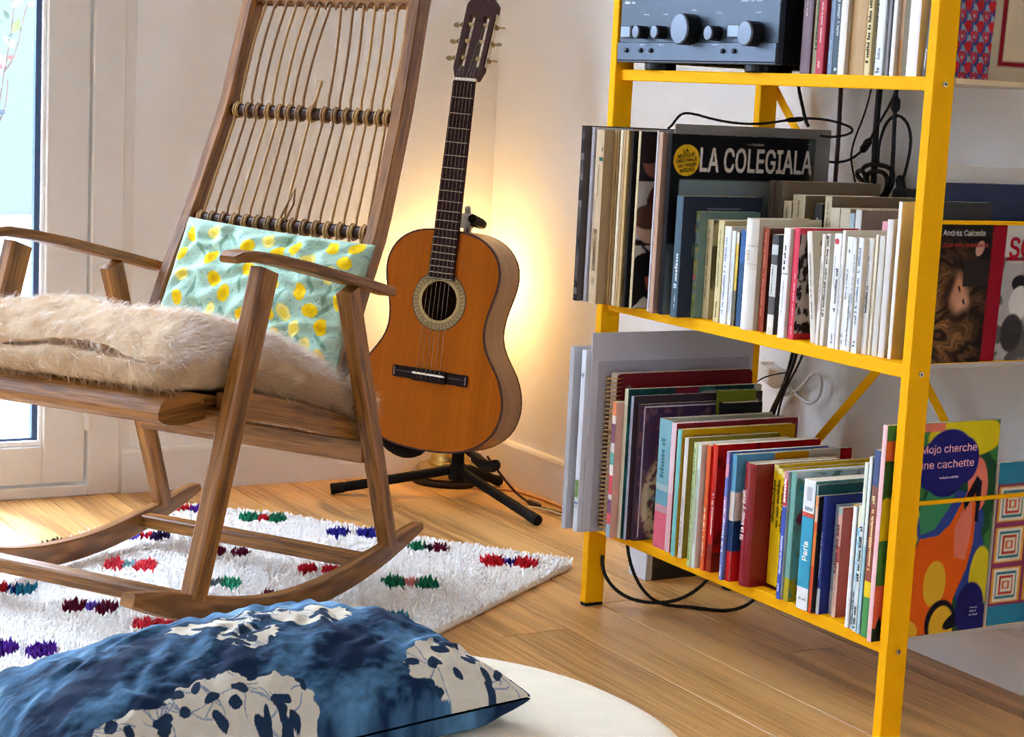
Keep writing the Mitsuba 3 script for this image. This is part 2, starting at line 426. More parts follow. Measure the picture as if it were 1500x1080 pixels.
# ------------------------------------------------------------------ yellow shelving unit
XF, YN, YL_, DEP = -0.4278, -2.0437, -1.2015, 0.3734
Z1, Z2, Z3 = 1.0013, 0.5782, 0.1549
YEL = '#f7b400'
sh = thing('shelving_unit', 'tall yellow metal shelving unit full of books, records and an amplifier', 'shelf')
for x in (XF, XF + DEP - 0.04):
    for y in (YN, YL_):
        g = G(); box(g, A(x, y, 0.006), A(x + 0.04, y + 0.02, 1.62), YEL, 0.0015)
        p = put('post', g, 'matte', parent=sh)
        g = G(); box(g, A(x + 0.001, y + 0.001, 0.0), A(x + 0.039, y + 0.019, 0.006), '#1c1a18'); put('foot_cap', g, 'matte', parent=p)
for z in (Z1, Z2, Z3, 1.42):
    for x, h_ in ((XF + 0.012, .020), (XF + DEP - 0.032, .006)):
        g = G(); box(g, A(x, YN + 0.02, z + 0.01 - h_), A(x + 0.02, YL_, z + 0.01), YEL, 0.0012); put('rail', g, 'matte', parent=sh)
    g = G(); box(g, A(XF + 0.032, YN + (0.001 if z > .9 else .030), z + 0.0025), A(XF + DEP - 0.032, YL_ + 0.019, z + 0.0090), '#b7b0a6')
    bd_ = put('board', g, 'matte', parent=sh, label='board with pale grey edges and a yellow top')
    g = G(); box(g, A(XF + 0.0325, YN + (0.0015 if z > .9 else .0305), z + 0.0090), A(XF + DEP - 0.0325, YL_ + 0.0185, z + 0.0097), YEL)
    put('top_sheet', g, 'matte', parent=bd_)
    if z > .9:
        g = G(); box(g, A(XF + 0.041, YN - 0.001, z + 0.002), A(XF + DEP - 0.041, YN + 0.001, z + 0.0094), '#d8c49c')
        put('board_edging', g, 'matte', parent=sh, label='pale wooden edge of a shelf board')
    for x in (XF + 0.02, XF + DEP - 0.02):
        g = G()
        m = trimesh.creation.cylinder(0.0042, 0.003, sections=18); g.tm(m, '#cfc3ac', frame((x, YN - 0.0015, z), A(1, 0, 0), A(0, 0, 1)))
        m = trimesh.creation.cylinder(0.0020, 0.0034, sections=6); g.tm(m, '#3a3128', frame((x, YN - 0.0015, z), A(1, 0, 0), A(0, 0, 1)))
        put('bolt', g, 'metal', parent=sh, label='small steel bolt head')
# flat cross braces at the back, one pair to a bay
xb = XF + DEP - 0.004
for s in (0, 1):
    a, b = ((xb + 0.0024 * s, YL_ + .01, .995), (xb + 0.0024 * s, YN + 0.01, .125)) if s else ((xb, YL_ + .01, .125), (xb, YN + 0.01, .995))
    g = G(); sweep(g, [a, b], A(1, 0, 0), 0.002, 0.018, YEL, 0.0004); put('cross_brace', g, 'matte', parent=sh)
for z in (0.380, 0.802, 1.24):
    g = G(); box(g, A(XF + 0.04, YN + 0.004, z - 0.003), A(XF + DEP - 0.04, YN + 0.010, z + 0.003), YEL, 0.0012)
    put('retaining_bar', g, 'matte', parent=sh)


# ------------------------------------------------------------------ books
PAGE = '#e9dfc8'


def tilt_about(x0, y0, z0, a):
    """leans to the right (towards -y) by a radians about the bottom"""
    c, s = math.cos(a), math.sin(a)
    def f(v):
        v = np.array(v, float); y, z = v[:, 1] - y0, v[:, 2] - z0
        v[:, 1], v[:, 2] = y0 + y * c - z * s, z0 + y * s + z * c
        return v
    return f


def book(base, label, cat, x, y0, w, z, h, d, spine, cover, group=None, rnd=0.0, hc=False, tilt=0.0, pages=PAGE, text=None, small=None, back=None, art=None, gl='satin', th=None):
    """spine = colour or [(to what height from the top 0..1, colour), ...]; text = [(words, colour, bottom, top, size)] upright lettering along the spine"""
    key = thing(base, label, cat, group)
    th = th or (0.0022 if hc else 0.0006)
    th = min(th, w * 0.3)
    bands = [(1.0, spine)] if isinstance(spine, str) else spine
    back = back or cover
    mv = tilt_about(x, y0 - w, z, -tilt if tilt < 0 else 0) if tilt < 0 else (tilt_about(x, y0 - w, z, tilt) if tilt else None)
    if tilt > 0:
        mv = tilt_about(x, y0 - w, z, tilt)
    elif tilt < 0:
        mv = tilt_about(x, y0, z, tilt)
    m = 6
    yy = -np.linspace(0, w, m + 1)
    bulge = -rnd * np.sin(np.pi * np.linspace(0, 1, m + 1)) + (0.0008 if not rnd else 0) * (np.abs(np.linspace(-1, 1, m + 1)) > 0.99)
    out = np.vstack([[(d, 0.0)], np.stack([bulge, yy], 1), [(d, -w)]])
    inn = np.vstack([[(d, -th)], np.stack([bulge + th, np.clip(yy, -w + th, -th)], 1), [(d, -w + th)]])
    n = len(out); g = G()
    W = lambda q, zz: np.column_stack([x + q[:, 0], y0 + q[:, 1], np.full(len(q), z + zz)])
    zs = [1.0] + [1 - b[0] for b in bands]
    for b in range(len(bands)):
        za, zb = zs[b] * h, zs[b + 1] * h
        for k in range(n - 1):
            col = back if k == 0 else cover if k == n - 2 else bands[b][1]
            q = out[[k, k + 1]]
            g.add(np.vstack([W(q, zb), W(q, za)[::-1]]), [[0, 1, 2, 3]], col)
    for k in range(n - 1):
        q = inn[[k, k + 1]]
        g.add(np.vstack([W(q, 0), W(q, h)[::-1]]), [[0, 3, 2, 1]], PAGE)
        for zz in (0, h):
            col = back if k == 0 else cover if k == n - 2 else (bands[0] if zz else bands[-1])[1]
            g.add(np.vstack([W(out[[k, k + 1]], zz), W(inn[[k + 1, k]], zz)]), [[0, 1, 2, 3]], col)
    for q in (0, n - 1):
        g.add(np.vstack([W(out[[q]], 0), W(out[[q]], h), W(inn[[q]], h), W(inn[[q]], 0)]), [[0, 1, 2, 3]], back if q == 0 else cover)
    put('cover', g, gl, parent=key, move=mv)
    if pages:
        ins = 0.003 if hc else 0.0004
        g = G(); box(g, A(x + th + 0.0006, y0 - w + th, z + ins), A(x + d - ins, y0 - th, z + h - ins), pages)
        put('pages', g, 'matte', parent=key, move=mv)
    if text or small:
        xs = x - rnd - 0.0001
        for t in text or []:
            words, col, b, tp, size = t[:5]
            off = t[5] if len(t) > 5 else 0.5
            o = A(xs, y0 - w * off - size * 0.5, z + h * b)
            o[1] = y0 - w * off - size * 0.5
            mm = meshkit.text_mesh(words, size, 0.0005, True); bb = mm.bounds; vx = np.array(mm.vertices)
            vx[:, 0] = (vx[:, 0] - bb[0, 0]) * (h * (tp - b) / (bb[1, 0] - bb[0, 0]))
            g = G(); g.add(frame(o, A(0, 0, 1), A(0, 1, 0))(vx), mm.faces, col)
            put('title', g, 'matte', parent=key, move=mv)
        if small:
            for (col, b, tp, size, off) in small:
                g = G(); marks(g, (xs - 0.0002, y0 - w * off - size * 0.4, z + h * b), A(0, 0, 1), A(0, 1, 0), h * (tp - b), size, col)
                put('small_print', g, 'matte', parent=key, move=mv)
    if art:
        g = G()
        nu, nv, fn = art
        grid(g, (x + 0.0008, y0 - w - 0.0004, z), (d - 0.0012, 0, 0), (0, 0, h), nu, nv, fn)
        put('cover_art', g, 'matte', parent=key, move=mv)
    return key


def blend(base, masks):
    def fn(U, V):
        c = np.broadcast_to(C(base), U.shape + (3,)).copy()
        for m, col in masks:
            k = np.clip(m(U, V), 0, 1)[..., None]
            c = c * (1 - k) + C(col) * k
        return c
    return fn


def ell(cx, cy, rx, ry, rot=0.0, soft=0.02):
    ca, sa = math.cos(rot), math.sin(rot)
    def f(U, V):
        a, b = U - cx, V - cy
        x, y = (a * ca + b * sa) / rx, (-a * sa + b * ca) / ry
        return np.clip((1 - np.sqrt(x * x + y * y)) / soft * 0.3 + 0.5, 0, 1)
    return f


def rect(x0, y0, x1, y1):
    return lambda U, V: ((U >= x0) & (U <= x1) & (V >= y0) & (V <= y1)).astype(float)


def poly(pts):
    P = Polygon(pts)
    return lambda U, V: shapely.contains_xy(P, U, V).astype(float)


def blobs(f, seed, lo, hi):
    return lambda U, V: np.clip((meshkit.fbm(np.stack([U * f, V * f, 0 * U + seed], -1), 3, seed) - lo) / (hi - lo), 0, 1)


GB, GW, GR, GT, GM = 'picture books on the bottom shelf', 'paperbacks on the middle shelf', 'records at the left of the middle shelf', 'books beside the amplifier', 'books in the back row of the middle shelf'
zb = Z3 + 0.0098
# ---- bottom shelf, left to right
book('ring_binder', 'pale grey plastic folder, leftmost item on the bottom shelf', 'folder', -0.502, -1.2175, 0.0145, zb, 0.341, 0.26, '#b9bcc2', '#c6c7cb', GB, hc=True, pages='#e6e4e0', back='#c0c2c6')
k = book('ring_binder', 'white binder with a finger hole and a small green picture on its spine', 'folder', -0.495, -1.247, 0.0150, zb, 0.338, 0.27, '#dfe4ee', '#cfd2da', GB, hc=True, pages='#e6e4e0')
g = G(); m = trimesh.creation.annulus(0.0028, 0.0046, 0.001, sections=24); g.tm(m, '#aab2bf', frame((-0.4955, -1.2545, zb + 0.292), A(0, -1, 0), A(0, 0, 1)))
m = trimesh.creation.cylinder(0.0028, 0.0006, sections=20); g.tm(m, '#7f8896', frame((-0.4952, -1.2545, zb + 0.292), A(0, -1, 0), A(0, 0, 1))); put('finger_hole', g, 'satin', parent=k)
g = G(); grid(g, (-0.4953, -1.2485, zb + 0.045), (0, -0.012, 0), (0, 0, 0.052), 10, 40, blend('#e8ecf2', [(rect(0.08, .35, .92, .98), '#86a457'), (blobs(6, 3, .5, .6), '#5d8a45'), (rect(.08, .26, .92, .36), '#dfe8ee'), (rect(.08, .12, .92, .2), '#6f8fb8'), (rect(0, .985, 1, 1), '#7a8088')])); put('spine_label', g, 'satin', parent=k, label='small green landscape picture')
k = thing('document_folder', 'large light grey card folder standing between the white binder and the spiral notebook', 'folder', GB)
g = G(); box(g, A(-0.486, -1.2672, zb), A(-0.12, -1.2630, zb + 0.371), '#c6c6cf', .0008); put('cover', g, 'matte', parent=k)
g = G(); box(g, A(-0.470, -1.2686, zb), A(-0.13, -1.2675, zb + 0.318), '#b0aeb6'); put('front_flap', g, 'matte', parent=k)
# spiral notebook
k = thing('spiral_notebook', 'worn dark red notebook with a golden spiral binding', 'notebook', GB)
def rcorner(g, x0, x1, z0, z1, ya, yb, r, col):
    P = Polygon([(x0, z0), (x1, z0), (x1, z1), (x0, z1)]).buffer(-r).buffer(r, quad_segs=6)
    m = trimesh.creation.extrude_polygon(P, abs(yb - ya), engine='earcut'); m.unmerge_vertices()
    g.tm(m, col, frame((0, max(ya, yb), 0), A(1, 0, 0), A(0, 0, 1)))
for ya, yb, col, nm, r in ((-1.2745, -1.2762, '#5c1420', 'cover', .010), (-1.2768, -1.2965, '#cfc3b4', 'pages', .004), (-1.2970, -1.2988, '#6e0f1c', 'cover', .010)):
    g = G(); rcorner(g, -0.448, -0.143, zb, zb + 0.299, ya, yb, r, col); put(nm, g, 'satin', parent=k)
g = G()
for q in range(36):
    zc = zb + 0.012 + q * 0.0079
    an = np.linspace(0, 2 * np.pi, 17)
    tube(g, np.stack([-0.4475 + 0.0150 * np.cos(an), -1.2867 + 0.0158 * np.sin(an), zc + 0.0035 * an / (2 * np.pi)], 1), 0.0012, '#d2a868', 6, False)
put('spiral_binding', g, 'metal', True, parent=k, label='golden wire spiral')
g = G(); m = trimesh.creation.cylinder(0.006, 0.0006, sections=20); g.tm(m, '#6a5a5c', frame((-0.423, -1.2992, zb + 0.272), A(1, 0, 0), A(0, 0, 1))); put('sticker', g, 'matte', parent=k)

patt = [(.10, '#e88a5a'), (.16, '#f0ded2'), (.30, '#8a5a72'), (.37, '#e8e2da'), (.46, '#72b8ae'), (.54, '#f0e6e0'), (.68, '#e05a68'), (.72, '#ece0e0'), (.82, '#8c5f84'), (.90, '#e2646e'), (1.0, '#a9c8dc')]
book('picture_book', 'picture book whose spine is patched in orange, mauve, teal and pink', 'book', -0.462, -1.3085, 0.0125, zb, .251, .2, patt, '#d8a89a', GB, back='#e9d8d2')
book('picture_book', 'tall book with a cream spine and dark green cover behind the purple one', 'book', -0.447, -1.3225, 0.0115, zb, .276, .30, '#d7d5bb', '#1f4a47', GB, hc=True, back='#d7d5bb', art=(80, 50, blend('#1c3f40', [(blobs(7, 5, .45, .55), '#2d6a62'), (rect(.34, .84, .52, 1), '#7a1f30'), (rect(.55, .9, .82, .97), '#b9a9a4'), (rect(.95, 0, 1, 1), '#d8d4c2')])))
book('picture_book', 'narrow steel blue hardback left of the purple picture book', 'book', -0.441, -1.3352, 0.0085, zb, .265, .29, '#aab0c4', '#3c2c36', GB, hc=True)
def purple(U, V):
    c = blend('#4d3450', [(rect(.02, .02, .98, .98), '#4f3654'), (blobs(5, 8, .5, .7), '#3f2a48'), (ell(.52, .28, .48, .48), '#c79a7e'), (ell(.52, .28, .465, .465), '#cdbd9c'), (ell(.35, .55, .07, .02), '#7e1f2c'), (ell(.36, .6, .05, .03), '#3a1520'), (poly([(.1, .3), (.35, .52), (.6, .3), (.5, .2), (.2, .22)]), '#8f9c98'), (ell(.3, .22, .16, .15), '#3a2a2a'), (ell(.3, .22, .13, .12), '#8a7350'), (blobs(18, 4, .55, .6), '#6c4a52'), (rect(.03, .02, .036, .98), '#d9cfd9'), (rect(.03, .976, .97, .982), '#d9cfd9'), (rect(.964, .02, .97, .98), '#d9cfd9'), (rect(.03, .02, .97, .026), '#d9cfd9')])(U, V)
    return c
book('picture_book', 'wide purple picture book with a thin white border round its cover', 'book', -0.432, -1.3445, 0.0095, zb, .251, .27, '#3f2d36', '#4f3654', GB, hc=True, art=(120, 110, purple))
book('picture_book', 'olive green cover standing at the back right of the purple picture book', 'book', -.268, -1.3565, .0090, zb, .272, .085, '#6d7416', '#7a8214', GB, hc=True, pages='#d8d4c8')
book('picture_book', 'black cover standing at the back in front of the olive green one', 'book', -.268, -1.3680, .0150, zb, .252, .088, '#16131a', '#121016', GB, hc=True, pages='#dcd8d0')
tealpink = [(.50, '#7fb2bd'), (.55, '#a9c0c0'), (.66, '#6fa7b8'), (.72, '#c99aa2'), (1.0, '#e0687c')]
book('picture_book', 'thick album with a teal spine turning pink at the bottom', 'book', -0.416, -1.394, 0.0385, zb, .234, .25, tealpink, '#8f9480', GB, hc=True, pages='#8d8c74', small=[('#3f7d8c', .55, .85, .012, .45)], back='#dfe6df')
book('picture_book', 'thin pale pink picture book right of the teal and pink album', 'book', -0.418, -1.4345, 0.0150, zb, .233, .27, [(.55, '#e6ccd4'), (.75, '#e3b4b8'), (1, '#e8bcc2')], '#8a2430', GB, back='#e6ccd4', pages='#d8b8b0')
book('picture_book', 'turquoise spined book with a mustard yellow cover', 'book', -0.425, -1.4635, 0.0130, zb, .227, .25, '#79c2bb', '#d5a016', GB, hc=True, art=(60, 50, blend('#d3a012', [(rect(.1, .82, .42, .95), '#5a3648'), (rect(0, 0, .06, 1), '#c7a32c')])))
book('picture_book', 'cream white thin book with an olive rim beside the turquoise one', 'book', -0.421, -1.4805, 0.0115, zb, .215, .2, '#e3ded4', '#8d7a25', GB, small=[('#a39f96', .1, .5, .004, .5)])
book('picture_book', 'thin pale green book speckled with dark dots', 'book', -0.442, -1.5380, 0.0095, zb, .218, .2, '#c9dfa2', '#dfe8d6', GB, small=[('#4d6a44', .05, .95, .0035, .5)])
book('picture_book', 'thin whitish green book with faint print right of the pale green one', 'book', -0.440, -1.5478, 0.0100, zb, .217, .22, '#d8e2d6', '#e8d6c4', GB, small=[('#7f9680', .2, .8, .003, .5)])
book('picture_book', 'orange spined picture book with white title marks', 'book', -0.434, -1.5655, 0.0105, zb, .218, .22, '#e2622c', '#c8271c', GB, small=[('#f6dcc0', .1, .5, .0055, .5)])
def redart(U, V):
    return blend('#c8160f', [(ell(.2, .62, .12, .1), '#16281c'), (blobs(8, 2, .62, .7), '#8d1a0e'), (rect(0, 0, .3, .16), '#8a2a12')])(U, V)
book('picture_book', 'glossy bright red picture book with a black round drawing', 'book', -0.429, -1.5762, 0.0145, zb, .222, .22, [(.35, '#d0170f'), (.52, '#b8140e'), (.78, '#c8190f'), (.90, '#8f2a12'), (1.0, '#a83a1c')], '#c8160f', GB, rnd=.002, gl='gloss', art=(60, 60, redart), small=[('#f3d2cc', .3, .62, .0045, .82)])
k = book('picture_book', 'narrow lilac spined book lettered in white, left of the colour banded one', 'book', -0.440, -1.6290, 0.0085, zb, .220, .21, [(.1, '#b58fc0'), (.2, '#e79ab8'), (.35, '#6d7ec4'), (.55, '#c29ad0'), (1, '#7a84c0')], '#5a68b0', GB, text=[('Le loup qui', '#f2f0ff', .22, .62, .0042)], small=[('#ffffff', .03, .11, .004, .5)])
bandcol = [(.20, '#7fb0d0'), (.50, '#5fa0c0'), (.505, '#e4e0d4'), (.63, '#ddd4c4'), (.80, '#163a68'), (.805, '#1a3a66'), (1.0, '#d01a1a')]
bandcol = [(.29, '#5fa3c6'), (.52, '#ded6c8'), (.76, '#173a6a'), (1.0, '#cf1b1c')]
def bandart(U, V):
    c = np.zeros(U.shape + (3,)); r = np.digitize(1 - V, [.29, .52, .76])
    for i, s in enumerate(([(.32, '#5fa3c6'), (.62, '#d9980f'), (.90, '#cfc2ae'), (2, '#a31620')], [(.3, '#ded6c8'), (2, '#7c1b2c')], [(.4, '#173a6a'), (2, '#0f2748')], [(.3, '#cf1b1c'), (2, '#1b1416')])):
        for hi, col in reversed(s):
            c[(r == i) & (U < hi)] = C(col)
    return c
book('picture_book', 'book banded in light blue, cream, navy and red', 'book', -0.434, -1.6385, 0.0130, zb, .217, .245, bandcol, '#5fa3c6', GB, hc=True, rnd=.001, art=(100, 90, bandart))
book('picture_book', 'thick dark crimson hardback lettered "Si le loup y était"', 'book', -0.424, -1.6635, 0.0290, zb, .208, .19, [(1, '#8e1426')], '#7d1020', GB, hc=True, rnd=.006, gl='gloss', text=[('Si le loup y était', '#f4dfe2', .37, .78, .0085, .30)])
for q in range(3):
    book('picture_book', f'{("left", "middle", "right")[q]} one of the three matching yellow picture books', 'book', -0.390 - .001 * q, -1.6945 - q * 0.0125, 0.0122, zb + .006, .202 - .004 * q, .235, [(.05, '#f2e48a'), (1, '#f1ce12')], '#d9b411', GB, hc=True, small=[('#4a3c10', .52 - .02 * q, .90, .0065, .5)], pages='#cdb23a')
    g = G(); box(g, A(-0.391, -1.7065 - q * 0.0125, zb), A(-0.17, -1.6947 - q * .0125, zb + .0055), '#4a1714'); put('picture_book', g, 'matte', label=f'{("left", "middle", "right")[q]} one of three small dark booklets lying under the yellow books', cat='booklet', group='booklets under the yellow books')
book('picture_book', 'narrow royal blue spined book with a red and white top', 'book', -0.421, -1.7610, 0.0110, zb, .212, .225, [(.06, '#d8a0a0'), (.27, '#c03a44'), (.275, '#e6e2ea'), (1, '#3f57b6')], '#b9c4c8', GB, text=[('Dauphins et baleines', '#f0f2ff', .20, .50, .0052)], small=[('#ffffff', .76, .93, .007, .5), ('#d8def8', .05, .12, .004, .5)], pages='#dadfe2')
def tealart(U, V):
    return blend('#74b3ae', [(rect(0, .86, 1, .94), '#3a9fb8'), (rect(0, .94, 1, 1), '#d9e0e2'), (poly([(.05, .7), (.12, .62), (.2, .72), (.3, .9), (.27, .9), (.19, .76), (.12, .66), (.07, .74)]), '#8a3a4a'), (rect(.08, .86, .09, .7), '#7a4450'), (ell(.05, .64, .03, .05), '#8a3a4a'), (rect(.12, .42, .4, .62), '#cfc9d4'), (rect(.15, .44, .2, .58), '#6a3a44'), (rect(0, 0, 1, .17), '#b9a81a'), (blobs(14, 6, .6, .66), '#6c9a8c'), (ell(.12, .08, .06, .05), '#7a4a24')])(U, V)
k = book('picture_book', 'teal picture book with red branches drawn on its cover', 'book', -0.417, -1.7745, 0.0130, zb, .213, .24, [(.82, '#72a9a0'), (1, '#b3a524')], '#74b3ae', GB, hc=True, art=(90, 90, tealart))
k = book('guidebook', 'white and blue guidebook lettered Paris', 'book', -0.423, -1.8155, 0.0282, zb, .211, .12, [(.25, '#e9eef2'), (.285, '#d65a48'), (.83, '#3aa0c0'), (1, '#eef1f3')], '#5f8f90', GB, text=[('Paris', '#ffffff', .38, .53, .0115)])
g = G(); grid(g, (-0.4234, -1.8255, zb + .178), (0, -0.012, 0), (0, 0, 0.022), 12, 22, blend('#8d98a0', [(lambda U, V: ((np.sin(U * 20) * np.sin(V * 34)) > 0) * 1.0, '#dfe6ea')])); put('emblem', g, 'matte', parent=k)
g = G(); marks(g, (-0.4234, -1.822, zb + .162), A(0, -1, 0), A(0, 0, 1), .019, .008, '#8f9aa4'); marks(g, (-0.4234, -1.822, zb + .016), A(0, -1, 0), A(0, 0, 1), .018, .004, '#9aa4aa'); put('small_print', g, 'matte', parent=k)
book('picture_book', 'narrow orange and black patterned book right of the Paris guide', 'book', -0.425, -1.8485, 0.0075, zb, .190, .17, [(.10, '#e8a26a'), (.22, '#e2c0ac'), (.3, '#d9682e'), (.60, '#e07a3a'), (1, '#d4502c')], '#1d1a1c', GB)
book('picture_book', 'navy blue booklet with a pale base right of the orange narrow book', 'book', -0.417, -1.8575, 0.0080, zb, .191, .2, [(.78, '#2a3c86'), (1, '#c9d2da')], '#20307e', GB, small=[('#e8ecff', .3, .7, .002, .5)], pages='#24357c')
book('picture_book', 'light grey-blue book with a whitish base', 'book', -0.398, -1.8662, 0.0110, zb, .178, .17, [(.78, '#93a9b8'), (1, '#c3cdd2')], '#8ca4b2', GB, back='#8ca4b2', pages='#93a9b8')
book('picture_book', 'taller book with a dark teal cover right of the Paris guide', 'book', -0.421, -1.8440, 0.0042, zb, .206, .21, '#8fb0ac', '#1d5557', GB)
book('picture_book', 'cream and brick red spined book with upright print', 'book', -0.403, -1.8790, 0.0100, zb, .177, .18, [(.06, '#a8c0bc'), (.35, '#d6ada0'), (.50, '#b8605a'), (1, '#dcc3b2')], '#b05a50', GB, small=[('#6c2a2a', .4, .85, .006, .35), ('#c08a7a', .1, .4, .003, .5)])
book('picture_book', 'plain mustard yellow book right of the brick red one', 'book', -0.383, -1.8900, 0.0075, zb, .183, .19, [(.88, '#e0a416'), (1, '#c89a5a')], '#d89c12', GB)
book('picture_book', 'thin snow white book, third from the pink spine', 'book', -0.421, -1.9340, 0.0090, zb, .192, .2, '#eceef2', '#dfe6e8', GB)
book('picture_book', 'thin sky blue book with a pale top', 'book', -0.420, -1.9455, 0.0085, zb, .196, .2, [(.18, '#e6e6c8'), (.6, '#8fc4da'), (1, '#bcd4de')], '#3a5a62', GB, small=[('#e8f4fa', .35, .75, .0035, .5), ('#35464c', .04, .3, .004, .5)])
book('picture_book', 'thin white book printed with small black letters', 'book', -0.424, -1.9560, 0.0085, zb, .265, .2, [(.35, '#e2ead8'), (1, '#dfe9ea')], '#5a7a78', GB, small=[('#222c30', .3, .62, .006, .5), ('#1c2428', .02, .14, .006, .5)])
book('picture_book', 'white book with a pale blue rim standing taller than its neighbour', 'book', -0.426, -1.9680, 0.0075, zb, .277, .2, [(.5, '#e8eef0'), (1, '#a9d0dc')], '#8fc0d0', GB)
book('picture_book', 'book with a navy, brown, yellow and green spine', 'book', -0.429, -1.9815, 0.0150, zb, .290, .22, [(.19, '#4a5a86'), (.30, '#8d5a50'), (.70, '#9a4f3c'), (.785, '#f0d020'), (1, '#4f9a56')], '#15171d', GB, small=[('#f0d8a0', .36, .76, .006, .5)])
# picture book standing face out at the end of the shelf
def mojo(U, V):
    return blend('#20492c', [(blobs(4, 11, .52, .56), '#3c7a3c'), (ell(.70, .93, .34, .10), '#d6c21a'), (rect(0, .96, .5, 1), '#e07a62'), (ell(.17, .52, .2, .12), '#d9b522'), (ell(.82, .3, .14, .2), '#2c3f86'), (ell(.62, .52, .3, .16), '#33448e'), (poly([(.33, .60), (.42, .70), (.66, .74), (.62, .62), (.48, .50), (.36, .48)]), '#3b8a5a'), (ell(.84, .70, .09, .13, .2), '#e07a62'), (ell(.93, .24, .1, .16), '#cdb922'),
        (rect(0, .93, .11, 1), '#4d8a45'), (rect(0, .84, .1, .93), '#e0703a'), (rect(0, .68, .09, .84), '#3a5f2c'), (ell(.04, .57, .075, .10), '#d2bd18'), (rect(0, .26, .08, .47), '#47803a'), (rect(0, .06, .09, .26), '#e2694a'), (poly([(0, 0), (.09, 0), (.09, .07), (.05, .12), (.02, .05)]), '#20261f'),
        (poly([(.14, .62), (.30, .40), (.36, .46), (.52, .47), (.62, .52), (.80, .72), (.86, .70), (.84, .42), (.80, .30), (.70, .16), (.68, 0), (.08, 0), (.10, .38)]), '#dd5a14'), (poly([(.66, .50), (.80, .68), (.82, .5), (.78, .34), (.68, .36)]), '#e07a5e'), (poly([(.12, .64), (.24, .48), (.17, .40)]), '#141020'), (poly([(.72, .62), (.83, .74), (.88, .71), (.87, .52), (.84, .52), (.83, .66), (.74, .58)]), '#141020'), (ell(.52, .24, .10, .11), '#dcab2c'), (ell(.28, .02, .12, .06), '#dcab2c'), (ell(.60, .05, .14, .11), '#141020'), (ell(.61, .03, .11, .10), '#d9a82c'), (ell(.74, .06, .12, .035, .3), '#141020'),
        (ell(.86, .10, .13, .13), '#201c5a'), (rect(.78, 0, 1, .12), '#201c5a'),
        (ell(.56, .84, .22, .13), '#23206a'), (ell(.46, .80, .20, .12), '#23206a'), (ell(.70, .82, .13, .11), '#23206a'), (ell(.54, .73, .16, .08), '#23206a')])(U, V)
MX, MW = -0.437, 0.228
book('picture_book', 'large picture book lettered "Mojo cherche une cachette" on a dark blue cloud', 'book', MX, -2.0050, 0.0100, zb, .332, MW, '#efc2c4', '#20492c', GB, hc=True, art=(150, 220, mojo))
mk = [k for k in scene if k.endswith('cover_art')][-1].rsplit('__', 1)[0]
lettering('Mojo cherche', (MX + .070, -2.0156, zb + .286), A(1, 0, 0), A(0, 0, 1), .112, .012, '#f0b6c0', mk, bold=False)
lettering('une cachette', (MX + .067, -2.0156, zb + .262), A(1, 0, 0), A(0, 0, 1), .112, .012, '#f0b6c0', mk, bold=False)
g = G(); marks(g, (MX + .108, -2.0156, zb + .245), A(1, 0, 0), A(0, 0, 1), .040, .004, '#c8b0d0')
for q in range(3):
    marks(g, (MX + .196, -2.0156, zb + .034 - q * .006), A(1, 0, 0), A(0, 0, 1), .016, .003, '#b4b0c8')
put('small_print', g, 'matte', parent=mk)
def maze(U, V):
    c = np.broadcast_to(C('#2f7f9a'), U.shape + (3,)).copy()
    cols = [C(x) for x in ('#e6dcc4', '#c8622a', '#e6dcc4', '#b3332c', '#e6dcc4', '#2f7a86', '#e6dcc4', '#d79a2c', '#8a3a5a')]
    u, v = U / .5, (V - .12) / .25
    inside = (V > .12) & (V < .87)
    r = np.maximum(np.abs(u - np.floor(u) - .5), np.abs(v - np.floor(v) - .5)) * 2
    idx = np.clip((r * 9).astype(int), 0, 8)
    for i, q in enumerate(cols):
        c[inside & (idx == i)] = q
    return c
book('picture_book', 'teal book printed with colourful nested squares beside the orange and blue picture book', 'book', MX + MW + .008, -2.0020, .0110, zb, .262, .138, '#e8e2d6', '#2f7f9a', GB, hc=True, art=(60, 120, maze))

# ---- middle shelf: records
zm = Z2 + 0.0098
LPH = 0.315


def record(label, x, y0, w, spine, cover, h=LPH, d=0.315, text=None, small=None, art=None, dz=0.0, gl='matte', tilt=0.0):
    return book('record_sleeve', label, 'record sleeve', x, y0, w, zm + dz, h, d, spine, cover, GR, pages=None, text=text, small=small, art=art, gl=gl, th=0.0007, tilt=tilt)


sp = [(i / 26, random.choice(('#2e2a2a', '#3b3634', '#1f1d1e', '#4a4442', '#6a625e'))) for i in range(1, 27)]
record('record sleeve with a speckled black and grey edge, leftmost on the middle shelf', -0.494, -1.2025, .0120, sp, '#57504c', h=.319)
record('grey white record sleeve right of the speckled black one', -0.482, -1.2180, .0090, '#b9b6c0', '#c9c6cc', h=.317)
record('thin lilac grey record sleeve just left of the beige box set', -0.478, -1.2290, .0055, '#a8a2ae', '#aaa6b0', h=.314)
k = record('thick beige record box with green lettering near its top', -0.484, -1.2390, .0250, '#bfa684', '#a8906c', h=.314, small=[('#6f6048', .62, .8, .0035, .5), ('#6f6048', .3, .62, .003, .2)])
lettering('C', (-0.4846, -1.2585, zm + .276), A(0, -1, 0), A(0, 0, 1), .0038, .0055, '#2d2a22', k)
lettering('SION', (-0.4846, -1.2520, zm + .258), A(0, -1, 0), A(0, 0, 1), .0105, .0065, '#2f6a62', k)
g = G(); grid(g, (-0.4846, -1.2470, zm + .06), (0, -.010, 0), (0, 0, .075), 10, 50, blend('#a38a66', [(blobs(5, 3, .45, .55), '#5a3f2c'), (ell(.55, .45, .3, .3), '#6b4a33')])); put('spine_picture', g, 'matte', parent=k)
g = G()
for q in range(3):
    marks(g, (-0.4846, -1.2475, zm + .045 - q * .005), A(0, -1, 0), A(0, 0, 1), .010, .0025, '#6d5c44')
